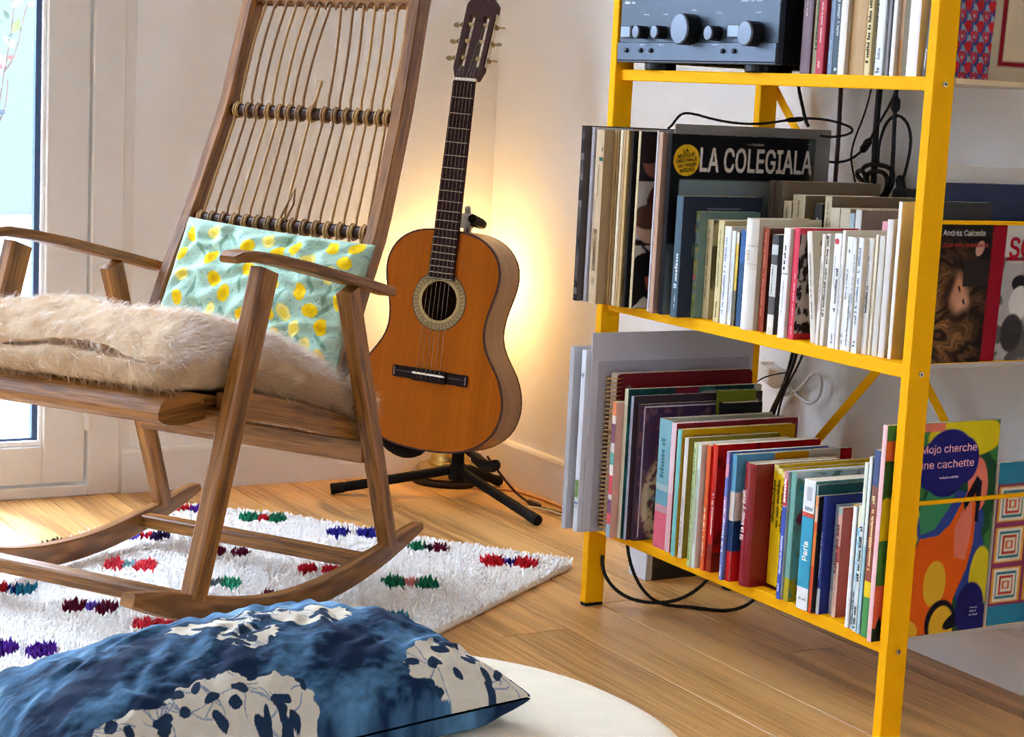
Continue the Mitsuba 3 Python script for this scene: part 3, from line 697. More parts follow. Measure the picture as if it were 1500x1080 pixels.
put('small_print', g, 'matte', parent=k)
record('tan record sleeve right of the beige box set', -0.464, -1.2655, .0085, '#b08f5e', '#a08456')
record('second tan record sleeve from the beige box set, thin and darker', -0.463, -1.2750, .0055, '#94774c', '#8a7048')
record('bright cream record sleeve with a shiny edge', -0.461, -1.2815, .0085, '#e8dcbc', '#d9cba8', gl='satin')
record('light brown record sleeve right of the shiny cream one', -0.460, -1.2910, .0060, '#c3a27c', '#a88a68')
record('yellowish beige record sleeve left of the black-edged one', -0.460, -1.2980, .0090, '#bda06a', '#9a8050')
record('black-edged thin record sleeve', -0.456, -1.3110, .0070, '#1d1a1b', '#15130f')
def portrait(U, V):
    return blend('#b9b0a2', [(rect(0, .72, 1, 1), '#221c1e'), (ell(.11, .84, .09, .10), '#8c5a4a'), (ell(.06, .90, .10, .08), '#2a1e1c'), (ell(.13, .58, .07, .12), '#4a2420'), (rect(0, .36, .3, .39), '#2a1a16'), (ell(.1, .46, .10, .09), '#caa58c'), (ell(.08, .52, .11, .07), '#5a3c2c'), (poly([(0, .40), (.10, .33), (.2, .40), (.2, .34), (.1, .3)]), '#20262c'), (rect(0, 0, .4, .28), '#1b1718'), (ell(.14, .19, .06, .11), '#a8553e'), (ell(.09, .25, .10, .07), '#17110f'), (poly([(0, .0), (.08, .07), (.16, .0)]), '#c9c2bc')])(U, V)
record('record sleeve with photographs of faces showing on its cover', -0.452, -1.3260, .0080, '#c8b68e', '#b9b0a2', art=(120, 160, portrait))
record('pale grey record sleeve right of the one with faces', -0.440, -1.3660, .0055, '#c4bec6', '#8a858c', h=.318)
record('thin white record sleeve left of the pinkish one', -0.440, -1.3740, .0040, '#d8d2d4', '#2a2626', h=.312)
record('pinkish beige record sleeve with a torn edge', -0.452, -1.3900, .0120, '#b9967e', '#9c8070', h=.316)
record('tall grey record sleeve whose top sticks out behind the black one', -0.430, -1.4040, .0030, '#9a948e', '#8f8a84', h=.332, d=.345)
def cole(U, V):
    return blend('#8f9a98', [(rect(0, .755, 1, 1), '#121014'), (rect(0, 0, .065, 1), '#121418'), (rect(.955, .755, 1, 1), '#3a3128'), (poly([(.965, .755), (1, .755), (1, .90)]), '#6a5f3c'), (blobs(2.5, 3, .3, .8), '#6e8084'), (rect(0, .755, .955, 1), '#121014'), (rect(0, .4, .065, 1), '#121418')])(U, V)
k = record('black record sleeve lettered LA COLEGIALA with a round yellow badge', -0.445, -1.4090, .0115, '#141216', '#121014', art=(90, 90, cole))
yc = -1.4090 - .0115 - .0006
lettering('LA COLEGIALA', (-0.384, yc, zm + .252), A(1, 0, 0), A(0, 0, 1), .248, .040, '#d5cdc0', k)
g = G(); marks(g, (-0.283, yc, zm + .299), A(1, 0, 0), A(0, 0, 1), .038, .0045, '#8f8a86'); marks(g, (-0.150, yc, zm + .304), A(1, 0, 0), A(0, 0, 1), .012, .0035, '#77726c'); put('small_print', g, 'matte', parent=k)
g = G(); m = trimesh.creation.cylinder(0.0275, 0.0006, sections=48); g.tm(m, '#d9aa12', frame((-0.4125, yc - .0002, zm + .270), A(1, 0, 0), A(0, 0, 1)))
bd = put('badge', g, 'satin', parent=k, label='round yellow badge')
ca, sa = math.cos(.14), math.sin(.14)
for words, yy, L in (('LA', .0165, .011), ('MUSIQUE', .0085, .036), ('ORIGINALE', .0002, .044), ('DU TRAIN', -.0085, .038), ('NESCAFÉ', -.0170, .030)):
    c0 = A(-0.4125, yc - .0006, zm + .268)
    u, v = A(ca, 0, sa), A(-sa, 0, ca)
    lettering(words, c0 + v * (yy - .001) - u * (L / 2), u, v, L, .0062, '#3d1a10', bd)

# ---- middle shelf: front row of books
def mb(label, x, y0, w, h, d, spine, cover, **k):
    return book(k.pop('name', 'paperback'), label, 'book', x, y0, w, zm, h, d, spine, cover, GW, **k)


k = mb('large slate blue hardback standing in front of the black record', -0.442, -1.4410, .0200, .210, .17, [(1, '#39505f')], '#2c3442', hc=True, name='hardback', small=[('#c8d0d4', .24, .52, .0085, .62), ('#9aa4a8', .05, .18, .004, .62)], art=(70, 80, blend('#2b3341', [(rect(.22, 0, 1, .82), '#9aa392'), (ell(.32, .74, .16, .1), '#a8583a'), (blobs(9, 3, .5, .6), '#4d5a4c'), (rect(0, .83, 1, 1), '#2b3341'), (rect(0, 0, .14, 1), '#2b3341'), (rect(.3, .89, .72, .91), '#6a7280')])))
def floral(n):
    r = random.Random(4); return [(i / n, r.choice(('#6f9096', '#7c8a58', '#8a9a6a', '#55787c', '#a39a5c'))) for i in range(1, n + 1)]
k = mb('paperback with a blue-green floral spine and one pink flower', -0.414, -1.4625, .0105, .185, .13, floral(30), '#6f8a80')
g = G()
for q in range(9):
    an = math.radians(20 + q * 17); L = .012 if q % 2 else .015
    v = np.array([(0, 0, 0), (math.cos(an - .2) * L * .6, math.sin(an - .2) * L * .6, 0.0003), (math.cos(an) * L, math.sin(an) * L, 0), (math.cos(an + .2) * L * .6, math.sin(an + .2) * L * .6, .0003)])
    v[:, 0] *= .35
    g.add(frame((-0.4146, -1.4680, zm + .066), A(0, -1, 0), A(0, 0, 1))(v), [[0, 1, 2, 3]], '#d0687c')
put('flower', g, 'matte', parent=k, label='pink flower')
mb('cream paperback with fine lettering right of the floral one', -0.398, -1.4745, .0170, .172, .13, '#d9cda2', '#bdb488', small=[('#6a6248', .2, .9, .0035, .4)], art=(60, 60, blend('#c4bd90', [(blobs(6, 9, .56, .6), '#6e6a48'), (rect(.2, .15, .9, .3), '#8a8258'), (rect(.2, .5, .9, .56), '#6e6a48')])))
mb('narrow cream paperback left of the white and blue striped one', -0.407, -1.5195, .0155, .174, .12, '#d4c690', '#c2b684', small=[('#5c5438', .05, .2, .004, .5), ('#6c6448', .35, .92, .003, .5)])
mb('white paperback with a pale blue stripe down its spine', -0.408, -1.5400, .0175, .166, .12, '#e4e6e8', '#d9d4c8', small=[('#8d9ab0', .1, .88, .006, .4)])
mb('thin white paperback with faint grey print beside the pale blue striped one', -0.406, -1.5580, .0105, .160, .12, '#dfe6e8', '#d9d2c4', small=[('#a8b4ba', .15, .8, .003, .5)])
mb('thin paperback with a yellow spine and dark foot', -0.404, -1.5690, .0070, .158, .12, [(.12, '#e8e4d8'), (.62, '#d9be4e'), (1, '#6a6a58')], '#4a4638')
mb('dark blue and white paperback left of the thick white rounded one', -0.402, -1.5770, .0150, .163, .12, [(.16, '#2f5a94'), (.34, '#34609c'), (1, '#2a5078')], '#3a64a0')
mb('thick white book with a rounded spine and gold lines, tallest of its neighbours', -0.410, -1.6030, .0340, .185, .13, [(.235, '#e6e2d8'), (.24, '#b9ae9a'), (.245, '#e6e2d8'), (.25, '#b9ae9a'), (.40, '#e8e4da'), (.405, '#b9ae9a'), (.46, '#e4dfd4'), (1, '#ebe8e0')], '#c9bfa8', rnd=.007, name='hardback', hc=True, small=[('#c2b59c', .62, .72, .008, .5)])
mb('brick red paperback right of the thick white rounded book', -0.402, -1.6385, .0150, .172, .12, '#a8452c', '#6a3428', small=[('#d08a70', .15, .95, .005, .5)], back='#c07a5c')
mb('white paperback with a black patch low on its spine', -0.409, -1.6720, .0165, .164, .12, [(.10, '#3d3c3e'), (.2, '#c6c8c8'), (.30, '#4c4a4c'), (.62, '#d0d2ca'), (.80, '#565450'), (1, '#dcd8cc')], '#3a3a38', small=[('#5a5a5a', .4, .7, .003, .4)])
mb('white paperback with bold dark lettering left of the pink-red spine', -0.417, -1.7110, .0165, .178, .12, [(.41, '#e6e4e4'), (.42, '#84808c'), (1, '#e9e8e8')], '#d9d4cc', small=[('#3a3840', .60, .84, .005, .45), ('#a8a4a8', .2, .52, .003, .5)])
def swirl(U, V):
    return blend('#b9a9a0', [(blobs(16, 2, .48, .52), '#2a2022'), (rect(0, 0, 1, .06), '#c02a34'), (rect(0, .94, 1, 1), '#d9405a')])(U, V)
mb('paperback with a vivid pink-red spine and a black patterned cover', -0.411, -1.7295, .0150, .180, .12, [(1, '#d83a54')], '#b9a9a0', art=(60, 80, swirl), small=[('#f0a8b0', .05, .6, .004, .7)])
k = mb('cream paperback leaning to the left against the pink-red one', -0.405, -1.7820, .0130, .178, .13, '#ddd6c8', '#c9bda6', tilt=-0.16, small=[('#8d8678', .2, .8, .004, .5)], art=(50, 70, blend('#cbbfa8', [(rect(.12, .86, .5, .90), '#857b68'), (rect(.1, 0, .8, .5), '#b99a72'), (ell(.5, .1, .3, .3), '#8a5a30'), (rect(.12, .78, .7, .80), '#a39882')])))
WS = [('white paperback with long black lettering, first of the white run right of the leaning book', -0.411, -1.8005, .0075, .176, [('#9a8a8e', .3, .75, .003, .5)], '#e6dfd4'),
      ('cream-white paperback with a heavy black title at its top, second of the white run', -0.409, -1.8085, .0095, .177, [('#2a2826', .80, .98, .005, .5), ('#4d4a46', .25, .78, .0045, .5)], '#e2dccf'),
      ('white paperback with a small red dot near the top of its spine', -0.412, -1.8320, .0165, .180, [('#444a52', .32, .70, .0055, .7), ('#9aa0a4', .55, .8, .003, .3), ('#666c70', .04, .12, .004, .6)], '#e9ecec'),
      ('thin bright white paperback right of the red dotted one', -0.411, -1.8490, .0070, .186, [('#b3b8bc', .3, .7, .003, .5)], '#eef0f0'),
      ('broad white paperback with grey dashes and small squares on its spine', -0.408, -1.8565, .0160, .177, [('#80868c', .45, .72, .004, .45), ('#666a70', .06, .14, .004, .3), ('#555b60', .86, .89, .005, .5)], '#e6e9e8'),
      ('white paperback with a dark stained edge left of the densely printed one', -0.409, -1.8730, .0085, .176, [('#2a2e32', .05, .5, .0028, .1), ('#9aa0a6', .3, .85, .004, .6)], '#dfe2e2'),
      ('white paperback with dense blue-grey print on its spine', -0.412, -1.8890, .0120, .178, [('#6b7886', .25, .9, .005, .45), ('#333a44', .06, .1, .005, .5)], '#e6ebee'),
      ('whitish paperback with a bold dark title in its lower half', -0.404, -1.9015, .0125, .178, [('#404650', .36, .58, .005, .5), ('#8f969c', .62, .85, .003, .4)], '#e2e4e2'),
      ('ivory paperback with a bright edge right of the bold titled one', -0.401, -1.9145, .0060, .185, [('#aeb0a8', .3, .6, .002, .5)], '#f0ecdc'),
      ('grey-white paperback with a blank spine', -0.399, -1.9210, .0130, .184, None, '#cfcdc6'),
      ('taller pale grey paperback with a blank spine left of the yellow cover', -0.398, -1.9350, .0135, .210, None, '#d6d2ce')]
for lab, x, y0, w, h, small, col in WS:
    kk = mb(lab, x, y0, w, h, .12, col, '#d8d2c6', small=small, pages='#d9d2c2')
    if 'small red dot' in lab:
        g = G(); m = trimesh.creation.cylinder(0.0048, 0.0006, sections=24); g.tm(m, '#c8505a', frame((x - .0003, y0 - .0065, zm + h - .0125), A(0, -1, 0), A(0, 0, 1))); put('red_dot', g, 'matte', parent=kk, label='red dot')
mb('tall book with a white spine and a plain straw yellow cover', -0.394, -1.9520, .0085, .238, .16, '#efece2', '#f6d88c', name='hardback', hc=True)
# behind the end post
mb('tall white folder standing behind the navy album', -0.352, -1.9660, .0060, .295, .30, '#d8d4cc', '#c9c4ba', name='folder', tilt=.035)
mb('navy blue album behind the dark photograph book', -0.352, -1.9750, .0080, .270, .30, '#27324e', '#232d48', name='album', hc=True, tilt=.035)
mb('charcoal hardback between the navy album and the dark photograph book', -0.352, -1.9860, .0080, .242, .10, '#2e2c2e', '#2b292a', name='hardback', hc=True, tilt=.035)
def hair(U, V):
    w = meshkit.fbm(np.stack([U * 3.5 + 1.5 * np.sin(V * 7), V * 5, 0 * U], -1), 3, 4)
    s = (np.sin((U * 12 + V * 6 + w * 16)) * .5 + .5) * (.35 + .65 * (np.sin(U * 60 + V * 25 + w * 70) * .5 + .5))
    c = blend('#191310', [])(U, V)
    m = np.clip(1.1 - np.sqrt(((U - .3) / .75) ** 2 + ((V - .28) / .62) ** 2), 0, 1)[..., None]
    hc = C('#2a1a12') * (1 - s[..., None]) + C('#a87446') * s[..., None]
    c = c * (1 - m) + hc * m * 1.0
    c2 = c.copy()
    for f, col in ((ell(.57, .49, .17, .12, -.7, .2), '#b9825f'), (ell(.64, .42, .11, .08, -.7, .25), '#c89474'), (ell(.42, .54, .16, .06, 1.0, .3), '#3a2318'), (ell(.66, .33, .16, .05, .3, .4), '#2a1a12'), (ell(.58, .53, .03, .012, -.9), '#1a1010'), (ell(.66, .44, .03, .012, -.9), '#1a1010'), (ell(.83, .82, .07, .05, .5), '#c09078'), (rect(.62, .55, 1, .74), '#2c2420'), (rect(0, .90, 1, 1), '#241e1c')):
        kk = f(U, V)[..., None]; c2 = c2 * (1 - kk) + C(col) * kk
    return c2
CX = -0.395
k = mb('dark photograph book of tangled brown hair titled "¡Que viva la música!"', CX, -1.9985, .0120, .212, .134, [(1, '#26302c')], '#191310', art=(130, 200, hair), tilt=.03, small=[('#8fa89c', .2, .8, .004, .5)])
mvc = tilt_about(CX, -2.0105, zm, .03)
u0, v0 = A(1, 0, 0), A(0, -math.sin(.03), math.cos(.03))
for words, zz, L, hh, col in (('Andrés Caicedo', .193, .084, .0085, '#d8d4d0'), ('¡Que viva la música!', .176, .092, .0068, '#b03a34')):
    lettering(words, mvc(A([CX + .034, -2.0112, zm + zz]))[0], u0, v0, L, hh, col, k, bold=False)
def cuba(U, V):
    return blend('#b9b3ac', [(rect(0, 0, .14, 1), '#8f0f22'), (rect(.14, .72, 1, .75), '#9c1420'), (rect(.14, .0, 1, .7), '#a8a29c'), (blobs(9, 2, .5, .56), '#57524e'), (ell(.34, .56, .09, .06), '#1f1c1c'), (ell(.36, .42, .12, .12), '#d6d0c8'), (ell(.30, .2, .12, .14), '#3a3634'), (rect(0, .0, .14, 1), '#8f0f22'), (rect(.14, .75, 1, 1), '#c9c3ba')])(U, V)
k = mb('red spined book with a black and white photograph right of the hair photograph book', -0.256, -1.9955, .0120, .214, .19, '#9c1226', '#b9b3ac', art=(90, 110, cuba), name='hardback', tilt=.03)
lettering('SO', mvc(A([-0.222, -2.0092, zm + .160]))[0], u0, v0, .05, .030, '#a81c26', k)

# ---- middle shelf: back row, seen over the front row
def br(label, x, y0, w, top, d, spine, cover, **k):
    return book('paperback', label, 'book', x, y0, w, zm, top - zm, d, spine, cover, GM, **k)


br('dark brown book in the back row below the black record', -0.268, -1.4720, .0130, .829, .19, '#5c5044', '#4a4036')
br('brown-grey hardback in the back row with its broad cover facing out', -0.268, -1.4870, .0240, .830, .22, '#55493c', '#8d7a60', hc=True, pages='#6a5c48')
br('low cream book in the back row, left of the tall beige one', -0.270, -1.5180, .0215, .7975, .16, '#c2b190', '#a09070', small=[('#6a5a40', .7, .95, .004, .5)])
br('tall beige book in the back row', -0.270, -1.5430, .0330, .810, .18, '#b7a583', '#8f7e62', small=[('#776850', .8, .95, .006, .5)])
br('black spined book in the back row with small white print', -0.270, -1.6020, .0200, .799, .17, '#17130f', '#3a3026', small=[('#b8ac98', .5, .9, .006, .5)])
br('beige spined book in the back row with a wide brown cover', -0.270, -1.6290, .0175, .8135, .235, '#c3b393', '#7f6f58', small=[('#8f7e60', .6, .95, .005, .5)])
br('pale book in the back row, first right of the beige spined one', -0.272, -1.6490, .0225, .7955, .14, '#cdc0a6', '#b8aa90')
br('second pale book in the back row, first left of the pale blue one', -0.272, -1.6735, .0240, .7965, .14, '#c6b89c', '#a89a80')
br('pale blue spined book in the back row', -0.275, -1.7010, .0120, .790, .16, [(1, '#a9bcc0')], '#9a8c7c')
br('white and grey book in the back row right of the pale blue one', -0.275, -1.7150, .0150, .797, .18, '#d2cfc8', '#9a8e82')
br('pink-topped book in the back row near the yellow cover', -0.282, -1.7900, .0250, .784, .14, [(.2, '#d99aa2'), (1, '#c8a8a0')], '#b98a88')

# ---- top shelf: amplifier
za = Z1 + 0.0098
AX, AY0, AY1 = -0.430, -1.2130, -1.6790
AB, AT = 1.0245, 1.172
am = thing('amplifier', 'blue-grey stereo amplifier with five round knobs on the top shelf', 'amplifier')
g = G(); box(g, A(AX + .012, AY1 + .004, AB), A(AX + .345, AY0 - .004, AT - .004), '#0e0e12', .002); put('casing', g, 'satin', parent=am)
g = G(); box(g, A(AX, AY1, AB + .0005), A(AX + .012, AY0, AT), '#3b4652', .0015); put('front_panel', g, 'brushed', parent=am)
g = G(); box(g, A(AX - .004, AY1, AB + .003), A(AX, AY0, 1.0590), '#485362', .001); put('lower_panel', g, 'brushed', parent=am)
g = G(); box(g, A(AX - .003, AY1, AB - .001), A(AX + .012, AY0, AB + .003), '#3a424e', .001); put('bottom_trim', g, 'satin', parent=am)


def knob(yc, zc, r, L):
    g = G()
    prof = [(r * .98, 0), (r, .001), (r, L - .003)]
    M = frame((AX - .0005, yc, zc), A(0, -1, 0), A(0, 0, 1))
    h = G(); lathe(h, prof, '#0f1116', 40); v, f, c, t = h.get(); g.add(M(v), f, c)
    k = put('knob', g, 'satin', True, parent=am)
    g = G(); h = G(); lathe(h, [(r, L - .003), (r * .95, L - .0006), (r * .9, L)], '#5a6470', 40); lathe(h, [(r * .9, L), (r * .5, L + .0002), (0, L + .0003)], '#626b78', 40)
    v, f, c, t = h.get(); g.add(M(v), f, c); put('knob_face', g, 'brushed', parent=k)


for yc, zc, r, L in ((-1.2960, 1.0762, .0115, .022), (-1.3545, 1.0760, .0115, .022), (-1.4400, 1.0802, .0265, .029), (-1.5150, 1.0735, .0125, .022), (-1.6220, 1.0725, .0205, .026)):
    knob(yc, zc, r, L)
for yc in (-1.2400, -1.5640):
    g = G(); box(g, A(AX - .007, yc - .0165, 1.0665), A(AX, yc + .0165, 1.0885), '#76818d', .002); put('push_button', g, 'brushed', parent=am, label='square silver push button')
for yc in (-1.2450, -1.2910, -1.3235, -1.5370, -1.5690):
    g = G(); h = G(); lathe(h, [(0, .0045), (.0032, .0045), (.004, .0035), (.004, 0)], '#1a2230', 18); v, f, c, t = h.get(); g.add(frame((AX - .004, yc, 1.0447), A(0, -1, 0), A(0, 0, 1))(v), f, c); put('small_button', g, 'satin', True, parent=am)
g = G()
for yc in (-1.296, -1.3545, -1.44, -1.515, -1.622):
    for q in range(7):
        an = math.radians(-50 + q * 280 / 6)
    marks(g, (AX - .0043, yc + .008, 1.0535), A(0, -1, 0), A(0, 0, 1), .016, .0022, '#c8d4e2')
    marks(g, (AX - .0002, yc + .008, 1.1065 if abs(yc + 1.44) > .01 else 1.112), A(0, -1, 0), A(0, 0, 1), .016, .0022, '#c8d4e2')
marks(g, (AX - .0002, -1.575, 1.125), A(0, -1, 0), A(0, 0, 1), .06, .003, '#b8c6d8')
put('small_print', g, 'matte', parent=am); g = G(); marks(g, (AX - .0002, -1.225, 1.1270), A(0, -1, 0), A(0, 0, 1), .03, .005, '#e6ecf4')
put('small_print', g, 'matte', parent=am)
for yc in (-1.305, -1.600):
    for xx in (AX + .03, AX + .29):
        g = G(); h = G(); lathe(h, [(0, 0), (.026, 0), (.028, .002), (.028, .0125), (0, .0125)], '#121214', 24); v, f, c, t = h.get(); g.add(v + A(xx, yc, za + .0003), f, c); put('foot', g, 'satin', parent=am)

# ---- top shelf: books
TB = [('dusty purple paperback next to the amplifier', -1.7130, .0240, '#6d525c', '#594048', [('#c8b8bc', .45, .95, .003, .45)]),
      ('olive green paperback on the top shelf', -1.7385, .0180, '#847c56', '#6a6244', [('#4d4830', .2, .95, .005, .5)]),
      ('crimson paperback on the top shelf', -1.7570, .0180, [(.40, '#a81c30'), (.405, '#4a0a14'), (1, '#b01a2c')], '#7a1420', [('#f0c8cc', .25, .56, .004, .5), ('#e8b0b4', .05, .1, .005, .5)]),
      ('grey-blue paperback with a white rounded top half', -1.7775, .0125, [(.36, '#e8e8ea'), (1, '#7d8fae')], '#5a6c90', [('#c8d4ea', .05, .3, .003, .5)]),
      ('dark teal paperback with pale lettering on the top shelf', -1.7905, .0190, '#2e424e', '#26363e', [('#c0ccd0', .3, .95, .006, .5), ('#d8e0e2', .03, .08, .008, .5)]),
      ('ivory paperback between the dark teal and the tan ones', -1.8100, .0160, '#e2ddd0', '#c9c0ac', None),
      ('first of two tan cloth books on the top shelf, left one', -1.8265, .0220, '#b08a50', '#9a7844', None),
      ('second of two tan cloth books on the top shelf, right one', -1.8490, .0215, '#b28c54', '#9a7844', None),
      ('cream paperback with heavy black print down its spine', -1.8710, .0125, '#d9c690', '#c4b280', [('#3a3422', .1, .95, .006, .5)]),
      ('grey-green speckled paperback left of the navy and white one', -1.8840, .0115, '#a8a890', '#8a8a74', [('#3c4038', .05, .9, .006, .5)]),
      ('paperback with a navy top half and a white lower half', -1.8965, .0165, [(.40, '#2d3342'), (.405, '#e8eaec'), (.42, '#20242c'), (1, '#dfe6e8')], '#cdd2d4', [('#7a828a', .02, .06, .008, .5), ('#8d9298', .1, .2, .006, .5)]),
      ('plain mid grey thin paperback right of the navy and white one', -1.9145, .0070, '#8a8890', '#7a7880', None),
      ('pale blue and white patterned paperback', -1.9230, .0075, '#c3d2da', '#a9bcc8', [('#7f98a8', .1, .9, .005, .5)]),
      ('white paperback with a rough edge left of the brown one', -1.9310, .0085, '#e6e2dc', '#d2ccc2', None),
      ('light brown worn paperback on the top shelf', -1.9400, .0105, [(.7, '#c09a78'), (1, '#b98444')], '#9c7650', None),
      ('dark khaki paperback on the top shelf', -1.9510, .0140, '#6a5c36', '#5c4f2e', None),
      ('thick white book near the right post of the top shelf', -1.9660, .0230, '#e9e6ea', '#d8cfae', None),
      ('slim dark grey book leaning against the right post of the top shelf', -1.9930, .0085, '#5a565e', '#b9a49c', [('#d8d4d8', .06, .2, .004, .5)])]
for i, (lab, y0, w, s, cv, small) in enumerate(TB):
    h = (.2, .19, .195, .185, .2, .19, .2, .2, .185, .19, .195, .18, .18, .19, .18, .185, .2, .2)[i]
    book('paperback', lab, 'book', -0.411 + .004 * math.sin(i * 2.3), y0, w, za, h, .125, s, cv, GT, small=small, tilt=.075 if i == len(TB) - 1 else 0)
def hearts(U, V):
    nx, ny = 4.2, 7.0
    c = np.broadcast_to(C('#83909a'), U.shape + (3,)).copy()
    row = np.floor(V * ny)
    for (ox, oy, cc) in ((0.0, 0.0, '#b0282c'), (.5, .5, '#a83a44')):
        u = U * nx + ox + .25 * row * 0 + V * 1.2; v = V * ny + oy
        a, b = (u - np.floor(u) - .5) * 2.45, (v - np.floor(v) - .5) * 2.35
        h = (a * a + b * b - .42) ** 3 - a * a * b ** 3
        hs = ((a - .25) ** 2 + (b + .25) ** 2 - .55) ** 3 - (a - .25) ** 2 * (b + .25) ** 3
        c[hs < 0] = C('#3a3f78'); c[h < 0] = C(cc)
        c[(a * a + (b - .1) ** 2 < .035) & (ox > .1)] = C('#9aa6ae')
    return c
HX = -0.402
k = book('notebook', 'notebook covered in red hearts on blue-grey beside the yellow post', 'notebook', HX, -2.0120, .0080, za, .21, .100, '#d8d0c4', '#83909a', GT, hc=True, art=(110, 200, hearts), tilt=.045)
def framed(U, V):
    return blend('#b9a98c', [(rect(.0, .0, 1, 1), '#b3a58a'), (rect(.10, .10, 1, 1), '#7c1620'), (rect(.14, .125, 1, 1), '#c9b493')])(U, V)
book('hardback', 'beige book with a dark red frame line beside the hearts notebook', 'book', -0.296, -2.0000, .0100, za, .24, .20, '#c2b498', '#b3a58a', GT, hc=True, art=(60, 60, framed), tilt=.03)

# ------------------------------------------------------------------ rocking chair (own frame: t forward, s to the sitter's left, h up)
TH_ = math.radians(212.2551)
O_ = A(-1.19577, -0.92652, 0.0)
FW = A(math.cos(TH_), math.sin(TH_), 0); LF = A(-FW[1], FW[0], 0); UP = A(0, 0, 1)
K = lambda s, t, h: O_ + FW * t + LF * s + UP * h
chair = thing('rocking_chair', 'brown wooden rocking chair with a high back of cane strands', 'chair')
W_ = 'chair_wood'


def wood(name, path, a, wa, wb, ch=.003, parent=chair, label=None):
    g = G(); sweep(g, path, a, wa, wb, '#6b4528', ch); return put(name, g, W_, uv=True, parent=parent, label=label)


# rockers: arc of a circle touching the rug at t = -0.1
def rocker_bottom(t):
    return 0.0225 + (t + 0.1) ** 2 / (2 * 1.06)
for s in (0.273, -0.273):
    tt = np.linspace(-0.492, 0.392, 30)
    th = np.interp(tt, [-.492, -.45, -.30, 0, .2, .30, .36, .392], [.016, .028, .042, .044, .048, .043, .031, .022])
    wood('rocker', [K(s, t, rocker_bottom(t) + w / 2) for t, w in zip(tt, th)], LF, 0.026, th, .003)
# legs
for s in (0.273, -0.273):
    wood('leg', [K(s, .226, .112), K(s, .052, .644)], LF, .027, [.046, .054], .004)
    wood('leg', [K(s, -.382, .082), K(s, -.206, .592)], LF, .027, [.036, .046], .004)
# arms, slightly curved downwards at the front tip
for s in (0.270, -0.270):
    tt = np.array([.152, .138, .10, .04, -.05, -.15, -.25, -.345])
    hh = np.array([.667, .6705, .6705, .662, .645, .6235, .602, .580])
    wood('armrest', [K(s, t, h) for t, h in zip(tt, hh)], LF, [.034, .046, .052, .054, .054, .050, .044, .040], [.012, .017, .018, .018, .018, .018, .018, .018], .003)
# stretchers between the rockers, seat rails
wood('stretcher', [K(.26, -.312, .066), K(-.26, -.312, .066)], FW, .034, .026)
wood('stretcher', [K(.26, .150, .078), K(-.26, .150, .078)], FW, .034, .026)
wood('seat_rail', [K(.262, -.300, .280), K(-.262, -.300, .280)], FW, .020, .044)
wood('seat_rail', [K(.262, .128, .392), K(-.262, .128, .392)], FW, .020, .040)
for s in (.238, -.238):
    wood('seat_rail', [K(s, .115, .413), K(s, .06, .411), K(s, -.06, .385), K(s, -.20, .346), K(s, -.33, .312)], LF, .022, [.05, .052, .050, .046, .040])
# rounded front board of the seat
g = G()
prof = [(.262, .409), (.262, .420), (.256, .432), (.244, .441), (.226, .446), (.20, .447), (.175, .444), (.110, .430), (.088, .424), (.084, .398), (.150, .394), (.20, .392), (.235, .397), (.25, .402)]
ss = [-.262, .222]
off = 1.7
n = len(prof)
per = np.r_[0, np.cumsum([math.dist(prof[k], prof[(k + 1) % n]) for k in range(n)])]
for k in range(n):
    a, b = prof[k], prof[(k + 1) % n]
    g.add(np.array([K(ss[0], *a), K(ss[1], *a), K(ss[1], *b), K(ss[0], *b)]), [[0, 1, 2, 3]], '#6b4528', np.array([[0 + off, per[k]], [.484 + off, per[k]], [.484 + off, per[k + 1]], [off, per[k + 1]]]))
for s in ss:
    P = Polygon(prof); m = trimesh.creation.extrude_polygon(P, .0004, engine='earcut')
    v = np.array(m.vertices); g.add(np.array([K(s + q[2] - .0002, q[0], q[1]) for q in v]), m.faces, '#6b4528', v[:, :2] + off)
put('seat_front', g, W_, uv=True, parent=chair)
# seat webbing board under the blanket
wood('seat_panel', [K(0, .15, .426), K(0, .05, .414), K(0, -.06, .386), K(0, -.2, .347), K(0, -.31, .316)], LF, .452, .010, .002)
# back stiles with a gentle bend
BT = np.array([(-.222, .345), (-.262, .44), (-.330, .585), (-.384, .681), (-.436, .80), (-.478, .900), (-.512, 1.01), (-.545, 1.125), (-.575, 1.22)])
bs_ = spline(BT, 22)
def back_s(h):
    return np.interp(h, [.30, .681, .90, 1.12, 1.25], [.226, .219, .205, .197, .193])
for sg in (1, -1):
    wood('back_stile', [K(sg * back_s(h), t, h) for t, h in bs_], LF, .026, .042, .003)
wood('back_rail', [K(.195, -.552, 1.135), K(-.195, -.552, 1.135)], FW, .024, .050)
wood('back_rail', [K(.185, -.574, 1.215), K(-.185, -.574, 1.215)], FW, .024, .050)
def back_t(h):
    return np.interp(h, BT[:, 1], BT[:, 0])
for h in (.898, .681):
    t = back_t(h); hw = back_s(h) - .012
    g = G(); tube(g, [K(x, t, h) for x in np.linspace(-hw, hw, 12)], .0125, '#3a2013', 10); put('back_bar', g, 'satin', True, parent=chair, label='dark round bar wrapped by the cane')
